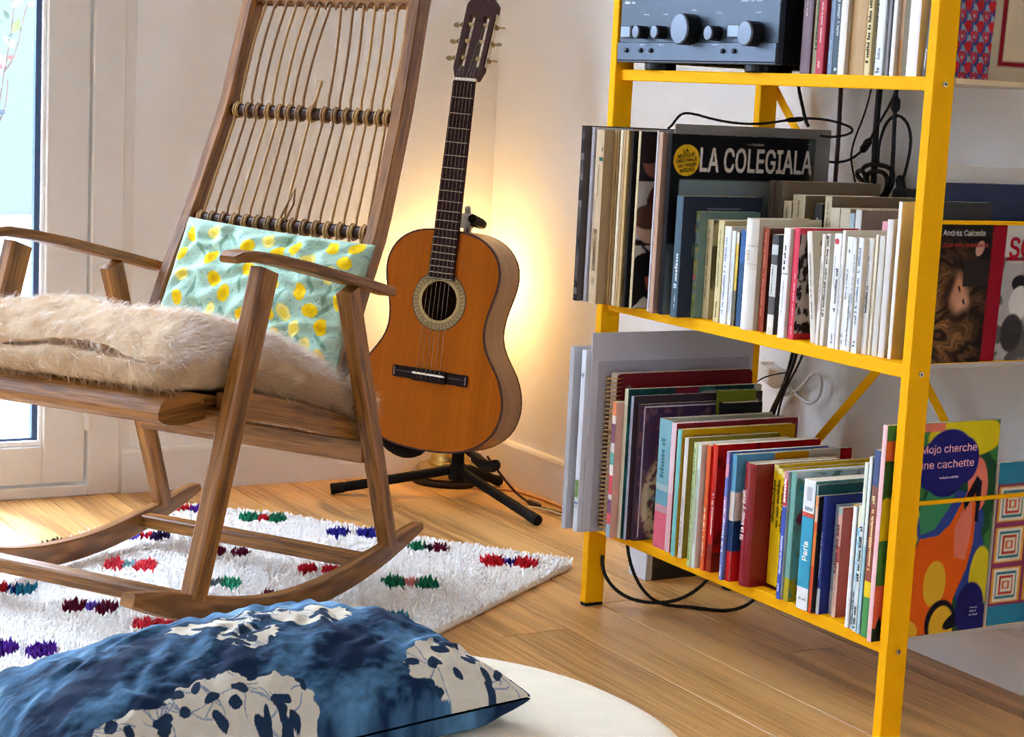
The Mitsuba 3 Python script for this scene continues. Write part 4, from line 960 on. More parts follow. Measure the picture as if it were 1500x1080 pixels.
# cane strands
ST = [-.16, -.138, -.11, -.086, -.057, -.03, -.004, None, .021, .049, .074, .1, .125, .152, .176]
S1 = [-.178, -.152, -.127, -.101, -.075, -.052, -.027, .001, .033, .059, .084, .109, .133, .158, .178]
S2 = [-.186, -.164, -.137, -.112, -.088, -.060, -.037, -.012, .015, .044, .068, .092, .114, .140, .186]
S2 = list(np.linspace(-.192, .194, 15))
rc = random.Random(9)
for i in range(15):
    g = G(); col = rc.choice(('#8f693c', '#a07a48', '#83603a', '#a9834e'))
    f = unit(FW * .92 + UP * .39)
    pts = []
    for h in np.linspace(.375, .66, 6):
        s = np.interp(h, [.37, .66], [S2[i] * 1.06, S2[i]]); pts.append(K(s, back_t(h), h) + f * .004)
    def wrap(sc, h):
        t = back_t(h); q = []
        for k in range(13):
            an = -1.2 + k * (2 * math.pi + 2.4) / 12
            c, sn = math.cos(an) * .0150, math.sin(an) * .0150
            q.append(K(sc - .004 + k * .0007, t, h) + f * c + np.cross(LF, f) * -sn)
        return q
    lower = pts + wrap(S2[i], .681)
    mid = [K(np.interp(h, [.70, .88], [S2[i] + .003, S1[i]]), back_t(h), h) + f * .006 for h in np.linspace(.705, .878, 7)]
    up = [] if ST[i] is None else [K(np.interp(h, [.92, 1.108], [S1[i] + .003, ST[i]]) + .006 * math.sin((h - .92) / .19 * 3.14) * (-1 if i < 7 else .5), back_t(h), h) + f * .006 for h in np.linspace(.922, 1.112, 9)]
    w1 = wrap(S1[i], .898)
    allp = lower + mid + w1
    if up:
        allp = allp + up
    else:
        allp = allp + [K(S1[i] + .006, back_t(.93), .93) + f * .008, K(S1[i] + .014, back_t(.955), .955) + f * .012, K(S1[i] + .015, back_t(.96), .958) + f * .016, K(S1[i] + .012, back_t(.93), .925) + f * .016, K(S1[i] + .004, back_t(.9), .895) + f * .018]
    tube(g, allp, .0032, col, 6)
    put('cane_strand', g, 'satin', True, parent=chair, label='broken cane strand ending in a loop' if not up else None)
g = G(); tube(g, [K(S2[7] + .004, back_t(.69), .69) + f * .018, K(S2[7] + .010, back_t(.73), .725) + f * .016, K(S2[7] + .018, back_t(.745), .748) + f * .014, K(S2[7] + .017, back_t(.73), .72) + f * .010, K(S2[7] + .012, back_t(.69), .685) + f * .014], .0025, '#8a673c', 6); put('cane_loop', g, 'satin', True, parent=chair)
g = G()
an = np.linspace(0, 2 * math.pi * 15, 240); sx = np.linspace(-.182, .182, 240)
tube(g, [K(x, back_t(1.112), 1.112) + f * (.002 + .006 * math.cos(a)) + UP * .006 * math.sin(a) for x, a in zip(sx, an)], .0026, '#7d5a34', 5); put('cane_binding', g, 'satin', True, parent=chair, label='twisted cane binding under the top rail')

# ------------------------------------------------------------------ folded wool blanket on the seat
bl = thing('wool_blanket', 'folded cream wool blanket with a long shaggy pile lying on the rocking chair seat', 'blanket')
lo_c = [(.232, .452), (.10, .432), (-.05, .398), (-.2, .360), (-.33, .326)]
up_c = [(-.355, .336), (-.364, .362), (-.340, .392), (-.29, .420), (-.237, .446), (-.16, .482), (-.081, .518), (.0, .542), (.08, .558), (.15, .563), (.205, .551), (.238, .526), (.244, .510), (.226, .5055), (.244, .50), (.252, .478), (.246, .458)]
loop = np.array(lo_c + up_c)
from scipy.interpolate import CubicSpline
dd = np.r_[0, np.cumsum(np.linalg.norm(np.diff(np.vstack([loop, loop[:1]]), axis=0), axis=1))]
NB, NS = 190, 150
cs = CubicSpline(dd, np.vstack([loop, loop[:1]]), bc_type='periodic')
ring = cs(np.linspace(0, dd[-1], NB, endpoint=False))
cen = np.array([-.06, .46])
S_ = np.sin(np.linspace(-1, 1, NS) * math.pi / 2)
V = np.zeros((NS, NB, 3))
for i, q in enumerate(S_):
    sc = (1 - abs(q) ** 9) ** (1 / 2.6) if abs(q) < 1 else 0.0
    s = -.02 + .262 * q
    axis_h = np.interp(ring[:, 0], [-.39, -.2, 0, .25], [.357, .42, .475, .505])
    pt = ring.copy()
    pt[:, 1] = axis_h + (pt[:, 1] - axis_h) * sc
    pt[:, 0] = cen[0] + (pt[:, 0] - cen[0]) * (.93 + .07 * sc)
    if s > .10:    # the crease runs out before the near edge
        k = min(1, (s - .10) / .05); m = (pt[:, 0] > .2)
        pt[m, 0] += .0165 * k * np.exp(-((pt[m, 1] - .505) / .008) ** 2)
    pt[:, 1] -= .012 * np.clip((-.02 - s) / .24, 0, 1) * np.clip((pt[:, 1] - .46) / .06, 0, 1)
    pt[:, 1] += .006 * math.sin(s * 19 + 1) * np.exp(-((pt[:, 1] - .505) / .03) ** 2) * (pt[:, 0] > .15)
    V[i, :, 0], V[i, :, 1], V[i, :, 2] = s, pt[:, 0], pt[:, 1]
lump = meshkit.fbm(V * A(9, 9, 9), 3, 5) - .5
fur = meshkit.fbm(V * A(70, 70, 70), 3, 6) - .5
Wd = O_ + V[..., :1] * LF + V[..., 1:2] * FW + V[..., 2:3] * UP
nrm = np.cross(np.gradient(Wd, axis=0), np.roll(Wd, -1, 1) - np.roll(Wd, 1, 1)); nrm /= np.linalg.norm(nrm, axis=2, keepdims=True) + 1e-9
if (nrm[NS // 2, 25] @ UP) > 0 and loop[0][1] < .5: pass
cW = Wd.mean((0, 1)); sgn = np.sign(np.sum(nrm * (Wd - cW)))
nrm *= sgn
top = np.clip((V[..., 2] - .44) / .05, .15, 1)
Wd = Wd + nrm * (lump * .030 * top + fur * .006)[..., None]
i, j = np.meshgrid(np.arange(NS - 1), np.arange(NB), indexing='ij')
kx = lambda a, b: a * NB + b % NB
fb = np.stack([kx(i, j), kx(i + 1, j), kx(i + 1, j + 1), kx(i, j + 1)], -1).reshape(-1, 4)
tone = np.clip(.5 + 1.6 * (meshkit.fbm(V * A(30, 30, 30), 3, 9) - .5), 0, 1)[..., None]
colb = C('#ad8862') * (1 - tone) + C('#cdb392') * tone
g = G(); g.add(Wd.reshape(-1, 3), fb, colb.reshape(-1, 3)); put('cloth', g, 'cloth', True, parent=bl)
g = G(); r = np.random.default_rng(3)
N = 34000
ii = r.integers(3, NS - 3, N); jj = r.integers(25, NB, N)
p0 = Wd[ii, jj]; n0 = nrm[ii, jj]
d0 = r.normal(size=(N, 3)); d0 -= n0 * np.sum(d0 * n0, 1, keepdims=True); d0 /= np.linalg.norm(d0, axis=1, keepdims=True)
flow = LF * .5 - FW * .6 + UP * -.5
d0 = d0 * .8 + flow; d0 /= np.linalg.norm(d0, axis=1, keepdims=True)
Lh = r.uniform(.010, .034, N)[:, None]
loft = r.uniform(.10, .75, N)[:, None] ** 1.5
p1 = p0 + d0 * Lh * .5 + n0 * Lh * loft; p2 = p0 + d0 * Lh + n0 * Lh * loft * (r.uniform(.2, 1.2, N)[:, None]) + r.normal(size=(N, 3)) * .002
wv = np.cross(d0, n0) * .00042
v = np.stack([p0 - wv, p0 + wv, p1 - wv, p1 + wv, p2], 1).reshape(-1, 3)
b0 = np.arange(N)[:, None] * 5
f_ = np.concatenate([b0 + [[0, 1, 3]], b0 + [[0, 3, 2]], b0 + [[2, 3, 4]]])
g.add(v, f_, np.repeat((C('#bb9974') + (C('#f3ebe0') - C('#bb9974')) * np.clip((n0 @ UP) * 2.2 + .28, 0, 1)[:, None]) * r.uniform(.8, 1.05, N)[:, None], 5, 0)); put('pile', g, 'cloth', parent=bl, kind='stuff')  # light painted into the fibres: cream facing up, shaded tan on the sides

# ------------------------------------------------------------------ cushion with lemons on the chair
def cushion(cen, eu, ev, hu, hv, thick, nu, nv, colorfn, wrinkle, pinch=.10, seed=2):
    """both faces of a sewn cushion; returns one closed mesh with colours"""
    g = G(); en = unit(np.cross(eu, ev)); fl_ = 1
    if en[2] < -.3:
        en, fl_ = -en, -1
    U, Vv = np.meshgrid(np.linspace(-1, 1, nu), np.linspace(-1, 1, nv), indexing='ij')
    x = U * (1 - pinch * (1 - Vv ** 2) * np.abs(U) ** 3) * hu
    y = Vv * (1 - pinch * (1 - U ** 2) * np.abs(Vv) ** 3) * hv
    prof = ((1 - U ** 2).clip(0) ** .5 * (1 - Vv ** 2).clip(0) ** .5) ** .85
    for side in (1, -1):
        w = wrinkle(U, Vv, side)
        z = side * (thick * prof + w * (np.minimum(1 - np.abs(U), 1 - np.abs(Vv)) * 8).clip(0, 1) + .0012)
        P = cen + x[..., None] * eu + y[..., None] * ev + z[..., None] * en
        i, j = np.meshgrid(np.arange(nu - 1), np.arange(nv - 1), indexing='ij'); k = lambda a, b: a * nv + b
        f = np.stack([k(i, j), k(i + 1, j), k(i + 1, j + 1), k(i, j + 1)], -1).reshape(-1, 4)
        g.add(P.reshape(-1, 3), f if side * fl_ > 0 else f[:, ::-1], colorfn(U, Vv, side).reshape(-1, 3))
    return g


lemons = [(-.86, .72), (-.52, .38), (-.80, .08), (-.40, .06), (-.74, -.30), (-.35, -.42), (-.62, -.62), (-.15, .62), (.02, .78), (.16, .60), (-.06, .28), (.06, -.05), (.22, .10), (.32, .72), (.48, .55), (.66, .82), (.84, .62), (.74, .40), (.90, .05), (.52, .08), (.42, -.25), (.66, -.15), (.26, -.32), (.56, -.45), (.80, -.35), (.38, -.62), (.70, -.66), (.02, -.38), (-.12, -.66), (.16, -.72), (.50, -.82), (.86, -.80), (-.95, -.55), (-.90, .40), (-.25, -.12), (-.60, .80), (.88, .88)]
leaves = [(-.66, .50), (-.35, .70), (-.62, -.10), (-.2, .30), (.30, .38), (.60, .22), (.76, .12), (.10, -.22), (.34, -.08), (.62, -.58), (.78, -.10), (-.5, -.55), (-.2, -.45), (.2, .85), (-.1, .08), (.45, .38), (.9, .3), (-.45, .62), (.84, -.56), (-.84, -.1), (.26, -.55), (.0, -.6)]
def lemon_col(U, V_, side):
    c = np.broadcast_to(C('#a9c8b4'), U.shape + (3,)).copy()
    n = meshkit.fbm(np.stack([U * 9, V_ * 6, U * 0], -1), 3, 3)[..., None]
    c = c * (.86 + .28 * n)
    br_ = meshkit.noise(np.stack([U * 26, V_ * 14, U * 0], -1), 8)
    c = np.where((np.abs(br_ - .5) < .018)[..., None], C('#86aca6') * .9, c)
    rr = random.Random(6)
    for (a, b) in leaves:
        an = rr.uniform(0, 3.1); x = (U - a) * 1.75; y = V_ - b
        X, Y = x * math.cos(an) + y * math.sin(an), -x * math.sin(an) + y * math.cos(an)
        m = (X / .17) ** 2 + (Y / .034) ** 2 < 1
        c[m] = C('#7a9f88')
    for q, (a, b) in enumerate(lemons):
        an = rr.uniform(0, 3.1); x = (U - a) * 1.75; y = V_ - b
        X, Y = x * math.cos(an) + y * math.sin(an), -x * math.sin(an) + y * math.cos(an)
        d = np.sqrt((X / .13) ** 2 + (Y / .10) ** 2)
        half = q % 3 == 2
        m = d < 1
        c[m] = C('#e9dc6a') if half else C('#eccb1e')
        if half:
            c[d < .78] = C('#efe3a0'); c[d < .6] = C('#e8d24e')
        else:
            c[(d < .5)] = C('#e3b80f')
    return c
def wr(U, V_, side):
    a = np.sin(U * 15 + 4 * V_ + 3 * meshkit.noise(np.stack([U * 3, V_ * 3, U * 0], -1), 4) * 3)
    return .0062 * a * (.35 + .65 * np.abs(V_)) + .0035 * np.sin(U * 7 - V_ * 17 + 5 * meshkit.noise(np.stack([U * 4 + 9, V_ * 4, U * 0], -1), 6)) + .014 * (meshkit.fbm(np.stack([U * 4, V_ * 3, U * 0 + side], -1), 3, 1) - .5)
fn_ = unit(FW * .919 + UP * .395); ev_ = unit(-FW * .395 + UP * .919)
cc = K(0, -.36, .62) + fn_ * .048 + LF * .026 + ev_ * -.092
rt = -.05
eu_ = LF * math.cos(rt) + ev_ * math.sin(rt); ev2 = -LF * math.sin(rt) + ev_ * math.cos(rt)
g = cushion(cc, eu_, ev2, .220, .132, .040, 200, 140, lemon_col, wr, .03)
put('lemon_cushion', g, 'cloth', True, label='mint blue cushion printed with yellow lemons leaning on the chair back', cat='cushion')

# ------------------------------------------------------------------ pouf and indigo cushion in the foreground
po = thing('pouf', 'round off-white cotton pouf under the indigo cushion', 'pouf')
g = G()
PR, PZ = .368, .300
prof = [(0.0, .0)] + [(PR - .03 + .03 * math.sin(a), .03 - .03 * math.cos(a)) for a in np.linspace(0, 1.57, 6)] + [(PR + .006 * math.sin(z * 3.14), .03 + z * (PZ - .065)) for z in np.linspace(.1, .95, 8)] + [(PR - .04 + .04 * math.cos(a), PZ - .04 + .04 * math.sin(a)) for a in np.linspace(0, 1.57, 9)] + [(r_, PZ - .002 * math.cos(r_ * 6)) for r_ in np.linspace(PR - .05, 0.0, 14)]
lathe(g, prof, '#efe9de', 120)
v, f, c, t = g.get()
an = np.arctan2(v[:, 1], v[:, 0]); v = v + A(-1.508, -2.452, 0)
v[:, 2] += .004 * (meshkit.fbm(v * 7, 3, 2) - .5) * (v[:, 2] > .2)
wv_ = meshkit.noise(np.stack([v[:, 0] * 900, v[:, 1] * 900, v[:, 2] * 900], 1), 1)[:, None]
g2 = G(); g2.add(v, f, C('#f0e4cc') * (.95 + .1 * wv_))
put('body', g2, 'pouf_cloth', True, parent=po)
g = G(); tube(g, [(-1.508 + (PR - .0005) * math.cos(a), -2.452 + (PR - .0005) * math.sin(a), PZ - .028) for a in np.linspace(0, 2 * math.pi, 90)], .0035, '#e4dccd', 6, False); put('piping', g, 'cloth', True, parent=po)


def weave(p, n, uv):
    s = dr.sin(p.x * 1900.0) * dr.sin(p.y * 1900.0 + p.z * 1900.0)
    return 0.00025 * s + 0.0006 * tnoise(p.x * 260.0, p.y * 260.0, p.z * 260.0)


scene['pouf_cloth'] = {'type': 'twosided', 'bsdf': {'type': 'bumpmap', 'arbitrary': mikit.proc(weave, eps=4e-4), 'scale': 1.0, 'bsdf': {'type': 'principled', 'base_color': VC, 'roughness': 0.95, 'specular': 0.1}}}

# indigo cushion: half extents along its long side (to the left) and its short side (away)
HU, HV = .279, .141
ex3, ey3 = A(-.9867, -.1627, -.0308), A(-.1627, .9867, .0160)
cen3 = A(-1.6066, -2.3780, .3226)
patches = [(.62, -.86, .26, .22), (.35, -.83, .19, .26), (.06, -.90, .15, .24), (.23, -.68, .09, .13), (-.78, -.82, .26, .30), (-.93, -.62, .12, .14), (-.06, .12, .28, .18), (-.34, .0, .17, .15), (.0, -.20, .13, .15)]
def indigo(U, V_, side):
    # U runs from the right end (-1) to the left end (+1), V from the near edge (-1) to the far one (+1)
    w = meshkit.fbm(np.stack([U * 4 + V_ * 1.2, V_ * 4 + 1.5 * U, U * 0], -1), 6, 12)
    w2 = meshkit.fbm(np.stack([U * 26, V_ * 30, U * 0], -1), 3, 15)
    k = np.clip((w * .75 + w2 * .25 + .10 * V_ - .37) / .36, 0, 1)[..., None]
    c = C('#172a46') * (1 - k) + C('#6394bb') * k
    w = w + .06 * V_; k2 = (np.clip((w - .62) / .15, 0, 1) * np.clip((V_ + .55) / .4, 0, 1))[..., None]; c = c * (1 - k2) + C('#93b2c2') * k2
    e = meshkit.fbm(np.stack([U * 7, V_ * 5, U * 0], -1), 3, 21) - .5
    patch = np.zeros(U.shape, bool)
    for (a, b, ra, rb_) in patches:
        an = np.arctan2((V_ - b) / rb_, (U - a) / ra)
        d = np.sqrt(((U - a) / ra) ** 2 + ((V_ - b) / rb_) ** 2) + .5 * e + .045 * np.cos(an * 16)
        patch |= d < 1
    if side < 0:
        patch[:] = False
    cr = meshkit.noise(np.stack([U * 40, V_ * 26, U * 0], -1), 31)
    cream = C('#dcd2bf') * (.93 + .1 * cr[..., None])
    rr = random.Random(17)
    ink = np.zeros(U.shape, bool); line = np.zeros(U.shape, bool)
    for q in range(400):
        a, b = rr.uniform(-1, 1), rr.uniform(-1, 1)
        an, L, Wd_ = rr.uniform(0, 3.14), rr.uniform(.036, .075), rr.uniform(.028, .045)
        if rr.random() < .25:
            L *= 1.9; Wd_ *= .7
        x, y = (U - a) * 1.98, V_ - b
        X, Y = x * math.cos(an) + y * math.sin(an), -x * math.sin(an) + y * math.cos(an)
        ink |= (np.abs(X) / L) ** 2.6 + (np.abs(Y) / Wd_) ** 2.6 < 1
        if q % 2 == 0:
            for z in range(4):
                a2 = rr.uniform(0, 6.28); L2 = rr.uniform(.10, .24)
                tt_ = x * math.cos(a2) + y * math.sin(a2); dd_ = np.abs(-x * math.sin(a2) + y * math.cos(a2) + .012 * np.sin(tt_ * 30))
                line |= (tt_ > 0) & (tt_ < L2) & (dd_ < .0055)
    cream = np.where(line[..., None], C('#8f99a6'), cream)
    cream = np.where(ink[..., None], C('#24364f'), cream)
    return np.where(patch[..., None], cream, c)
def wr2(U, V_, side):
    s = U * 0
    return .0016 * np.sin(V_ * 16 + U * 5 + 6 * meshkit.noise(np.stack([U * 2, V_ * 2, s], -1), 4)) * meshkit.noise(np.stack([U * 3 + 3, V_ * 3, s], -1), 7) * (.4 + .6 * np.abs(U)) + .014 * (meshkit.fbm(np.stack([U * 4, V_ * 2.5, s + side], -1), 4, 19) - .5) + .0018 * np.sin(U * 40 + V_ * 13 + 8 * meshkit.noise(np.stack([U * 5, V_ * 5, s], -1), 9))
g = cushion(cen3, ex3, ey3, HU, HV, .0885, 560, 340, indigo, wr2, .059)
v, f, c, t = g.get()
n_up = v[:, 2].max()
lowlim = PZ + .004
v[:, 2] = np.where(v[:, 2] < lowlim, lowlim + (v[:, 2] - lowlim) * .02, v[:, 2])
g = G(); g.add(v, f, c)
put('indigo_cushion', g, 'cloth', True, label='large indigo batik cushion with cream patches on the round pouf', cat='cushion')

# ------------------------------------------------------------------ guitar (own frame: u to the viewer's right, v towards the head, n out of the front)
GN = unit(A(-.82, -.56, .10))
GV = A(.10, .03, .99); GV = unit(GV - GN * (GV @ GN)); GU = np.cross(GV, GN)
GO, GS = A(-.3527, -.3805, .3122), 1.033
gm = lambda q: GO + GS * (q[:, :1] * GU + q[:, 1:2] * GV + q[:, 2:3] * GN)
gt = thing('classical_guitar', 'classical guitar with an orange top standing on a black stand in the corner', 'guitar')
hv_ = [(.3250, .0), (.3245, .020), (.3215, .055), (.3120, .087), (.2950, .113), (.2700, .132), (.2400, .1405), (.2080, .1385), (.1750, .130), (.1450, .1225), (.1200, .1195), (.0950, .1215), (.0650, .134), (.0300, .158), (.0, .174), (-.0300, .1825), (-.0600, .1835), (-.0900, .176), (-.1180, .158), (-.1400, .130), (-.1550, .095), (-.1630, .052), (-.1652, .0)]
hh_ = spline(hv_, 90)
outline = np.vstack([np.stack([hh_[:, 1], hh_[:, 0]], 1), np.stack([-hh_[::-1, 1], hh_[::-1, 0]], 1)[1:-1]])
hole_c, hole_r = (0.0, .168), .0435
BD = -.098


def plate(g, P, z0, z1, color, uvs=True):
    m = trimesh.creation.extrude_polygon(P, z1 - z0, engine='earcut'); m.unmerge_vertices()
    v = np.array(m.vertices); v[:, 2] += z0
    g.add(gm(v), m.faces, color, v[:, :2])


body = Polygon(outline).buffer(0)
g = G(); plate(g, body.difference(Point(hole_c).buffer(hole_r, 40)), -.0025, 0.0, '#b06a20'); put('soundboard', g, 'cedar', uv=True, parent=gt)
g = G(); plate(g, body, BD - .002, BD, '#5a3420'); put('back_plate', g, 'satin', parent=gt)
g = G(); n = len(outline); r0 = np.arange(n)
inner = np.array(body.buffer(-.003).exterior.coords)[:-1]
for ol in (outline,):
    zl = (BD, -.0025)
    v = np.vstack([np.column_stack([ol, np.full(len(ol), z)]) for z in zl])
    L = np.r_[0, np.cumsum(np.linalg.norm(np.diff(ol, axis=0), axis=1))]
    f = np.stack([r0, (r0 + 1) % n, (r0 + 1) % n + n, r0 + n], 1)
    g.add(gm(v), f, '#7d5a40')
put('ribs', g, 'ribs_wood', True, parent=gt, label='glossy brown side of the body')
g = G()
rim = body.difference(body.buffer(-.0032)); plate(g, rim, -.0005, .0004, '#3a140c')
rb_ = Polygon(outline * 1.0).buffer(.0006).difference(body.buffer(-.001)); plate(g, rb_, -.0045, .0004, '#3a140c'); plate(g, rb_, BD - .002, BD + .003, '#3a140c')
put('binding', g, 'satin', parent=gt, label='dark binding round the edge')
for ra, rb2, col, z in ((.0665, .0645, '#4a2c18', .0004), (.0645, .0500, '#8a7448', .0003), (.0500, .0435, '#b39a62', .0004)):
    g = G(); plate(g, Point(hole_c).buffer(ra, 40).difference(Point(hole_c).buffer(rb2, 40)), -.0002, z, col)
    ro = put('rosette', g, 'satin', parent=gt)
    if col == '#8a7448':
        g = G()
        for q in range(84):
            for rr_, a0 in ((.0535, 0), (.0572, .5), (.061, 0)):
                an = (q + a0) / 84 * 2 * math.pi
                cx_, cy_ = rr_ * math.cos(an), hole_c[1] + rr_ * math.sin(an); e = .0012
                g.add(gm(np.array([(cx_ - e, cy_, .0005), (cx_, cy_ - e, .0005), (cx_ + e, cy_, .0005), (cx_, cy_ + e, .0005)])), [[0, 1, 2, 3]], '#4f4024' if (q + int(a0 * 2)) % 2 else '#c9b27a')
        put('inlay', g, 'satin', parent=ro, kind='stuff')
# neck, fingerboard, frets
g = G()
an = np.linspace(0, math.pi, 13)
ring_n = []
for v_, w_, d_ in ((.30, .031, .030), (.315, .031, .026), (.335, .0305, .0215), (.40, .0295, .0205), (.55, .0272, .0195), (.655, .026, .019)):
    ring_n.append([(w_ * math.cos(a), v_, .002 - d_ * math.sin(a)) for a in an])
R = np.array(ring_n); m_, n_ = R.shape[:2]
i, j = np.meshgrid(np.arange(m_ - 1), np.arange(n_ - 1), indexing='ij')
f = np.stack([i * n_ + j, i * n_ + j + 1, (i + 1) * n_ + j + 1, (i + 1) * n_ + j], -1).reshape(-1, 4)
g.add(gm(R.reshape(-1, 3)), f, '#4a2314'); put('neck', g, 'satin', True, parent=gt)
fw_ = lambda v_: np.interp(v_, [.215, .65], [.0312, .0262])
g = G(); plate(g, Polygon([(-fw_(.215), .2145), (fw_(.215), .2145), (fw_(.65), .65), (-fw_(.65), .65)]), .0005, .0065, '#27100d'); fb_ = put('fingerboard', g, 'matte', parent=gt)
for q in range(1, 20):
    v_ = .65 * 2 ** (-q / 12)
    g = G(); w_ = fw_(v_) - .0004
    tube(g, gm(np.array([(x, v_, .0066) for x in np.linspace(-w_, w_, 3)])), .0011, '#b9ab9c', 6); put('fret', g, 'metal', True, parent=fb_)
g = G(); plate(g, Polygon([(-.0268, .6505), (.0268, .6505), (.0268, .6565), (-.0268, .6565)]), .0, .0095, '#e2dccb'); put('nut', g, 'satin', parent=gt, label='ivory nut')
# head, tilted back
tl = math.radians(13)
def gh(q):
    q = np.array(q, float); y, z = (q[:, 1] - .656) * .90, q[:, 2]
    o = q.copy(); o[:, 1] = .656 + y * math.cos(tl) + z * math.sin(tl); o[:, 2] = -y * math.sin(tl) + z * math.cos(tl) + .001
    return gm(o)
ho = [(-.0265, .656), (-.031, .668), (-.0362, .682), (-.0358, .70), (-.0365, .78), (-.0372, .838), (-.0362, .849), (-.030, .857), (-.022, .866), (-.015, .862), (-.0105, .8545), (-.006, .864), (0, .872), (.006, .864), (.0105, .8545), (.015, .862), (.022, .866), (.030, .857), (.0362, .849), (.0372, .838), (.0365, .78), (.0358, .70), (.0362, .682), (.031, .668), (.0265, .656)]
slots = [Polygon([(s * .0175 - .0068, .688), (s * .0175 + .0068, .688), (s * .0175 + .0068, .818), (s * .0175 - .0068, .818)]).buffer(.001) for s in (-1, 1)]
hp = Polygon(ho)
for s in slots:
    hp = hp.difference(s)
g = G()
m = trimesh.creation.extrude_polygon(hp, .019, engine='earcut'); m.unmerge_vertices(); v = np.array(m.vertices); v[:, 2] -= .019
g.add(gh(v), m.faces, '#38130d'); put('head', g, 'satin', parent=gt)
for s in (-1, 1):
    g = G(); sweep(g, gh(np.array([(s * .0385, .69, -.010), (s * .0385, .825, -.010)])), gh(np.array([(1, 0, 0)]))[0] - gh(np.array([(0, 0, 0)]))[0], .002, .013, '#c9c0a8', .0003); tp = put('tuner_plate', g, 'metal', parent=gt)
    for v_ in (.712, .755, .798):
        g = G(); tube(g, gh(np.array([(s * .0095, v_, -.009), (s * .0255, v_, -.009)])), .0043, '#cdbb8c', 10); put('tuning_roller', g, 'satin', True, parent=tp)
        g = G(); tube(g, gh(np.array([(s * .039, v_ - .004, -.010), (s * .050, v_ - .004, -.010)])), .0022, '#8d7b50', 8); tube(g, gh(np.array([(s * .0405, v_ - .004, -.016), (s * .0405, v_ - .004, -.004)])), .0052, '#6a5a38', 10); put('worm_gear', g, 'metal', True, parent=tp)
        mm = trimesh.creation.icosphere(2, 1.0); rot = rc.uniform(0, 3); vv = np.array(mm.vertices) * A(.0080, .0062, .0018)
        yy_, zz_ = vv[:, 1] * math.cos(rot) - vv[:, 2] * math.sin(rot), vv[:, 1] * math.sin(rot) + vv[:, 2] * math.cos(rot)
        vv = np.stack([vv[:, 0] + s * .0565, yy_ + v_ - .004, zz_ - .010], 1)
        g = G(); g.add(gh(vv), mm.faces, '#8a7d5c'); put('tuning_button', g, 'satin', True, parent=tp)
# bridge, saddle, strings
g = G()
plate(g, Polygon([(-.093, -.011), (.093, -.011), (.093, .014), (-.093, .014)]).buffer(-.002).buffer(.002), .0, .0035, '#1f0f0d'); plate(g, Polygon([(-.041, -.013), (.041, -.013), (.041, .015), (-.041, .015)]), .0035, .0075, '#1f0f0d'); br_ = put('bridge', g, 'matte', parent=gt)
g = G()
for s in (-1, 1):
    plate(g, Polygon([(s * .090, -.008), (s * .090, .011), (s * .088, .011), (s * .088, -.008)]), .0035, .0042, '#8a7a78'); plate(g, Polygon([(s * .045, .0028), (s * .086, .0028), (s * .086, .0038), (s * .045, .0038)]), .0035, .0040, '#6a5a58')
put('inlay', g, 'satin', parent=br_)
g = G(); plate(g, Polygon([(-.040, .002), (.040, .002), (.040, .0062), (-.040, .0062)]), .0075, .0115, '#ece4d2'); put('saddle', g, 'satin', parent=br_, label='ivory saddle')
for q in range(6):
    x0, x1 = (q - 2.5) * .0114, (q - 2.5) * .0086
    s = -1 if q < 3 else 1; v_ = (.712, .755, .798)[q if q < 3 else 5 - q]
    g = G(); e = gh(np.array([(s * .0150, v_, -.0045)]))
    tube(g, np.vstack([gm(np.array([(x0, -.010, .0045), (x0, .004, .0120), (x1, .653, .0100)])), e]), .0006 if q < 3 else .00045, '#7d7058' if q < 3 else '#8f897f', 5); put('string', g, 'satin', True, parent=gt)


def ribs_fn(p, n, uv):
    s = tfbm(p.z * 5.0, p.x * 60.0 + p.y * 60.0, 2.0, octaves=3)
    return mix([0.16, 0.075, 0.034], [0.26, 0.135, 0.07], s)


scene['ribs_wood'] = {'type': 'twosided', 'bsdf': {'type': 'principled', 'base_color': mikit.proc(ribs_fn), 'roughness': 0.25, 'specular': 0.5, 'clearcoat': 0.5, 'clearcoat_gloss': 0.85}}

# ------------------------------------------------------------------ guitar stand
BK = '#141314'
gs = thing('guitar_stand', 'black tubular guitar stand with padded arms under the guitar', 'stand')
hub = A(-.2100, -.2700, .062)
feet = [A(-.178, -.598, .0125), A(-.4880, -.1600, .0125), A(-.0520, -.1960, .0125)]
for q, ft in enumerate(feet):
    d = unit(A(ft[0] - hub[0], ft[1] - hub[1], 0))
    g = G(); tube(g, [hub + d * .012 + A(0, 0, .004), hub + d * .05 + A(0, 0, -.004), hub + (ft - hub) * .93], .0115, BK, 14); lg = put('leg', g, 'matte', True, parent=gs)
    g = G(); tube(g, [hub + (ft - hub) * .90, hub + (ft - hub) * .995, ft + (ft - hub) * .004], [.0128, .0128, .0122], '#1b1a1a', 14); put('rubber_foot', g, 'matte', True, parent=lg)
g = G(); lathe(g, [(0, -.022), (.019, -.022), (.022, -.018), (.022, .010), (.017, .018), (0, .018)], '#1d1c1c', 20, hub); put('hub', g, 'matte', parent=gs)
top = A(-.2270, -.2950, .66)
g = G(); tube(g, [hub + A(0, 0, .01), A(-.2130, -.2740, .16)], .0150, BK, 16); put('lower_pole', g, 'matte', True, parent=gs)
g = G(); tube(g, [A(-.2130, -.2740, .14), A(-.2155, -.278, .25), top], .0100, '#8d8a84', 14); put('upper_pole', g, 'metal', True, parent=gs, label='bare steel pole behind the guitar')
ap = A(-.2145, -.2760, .130)
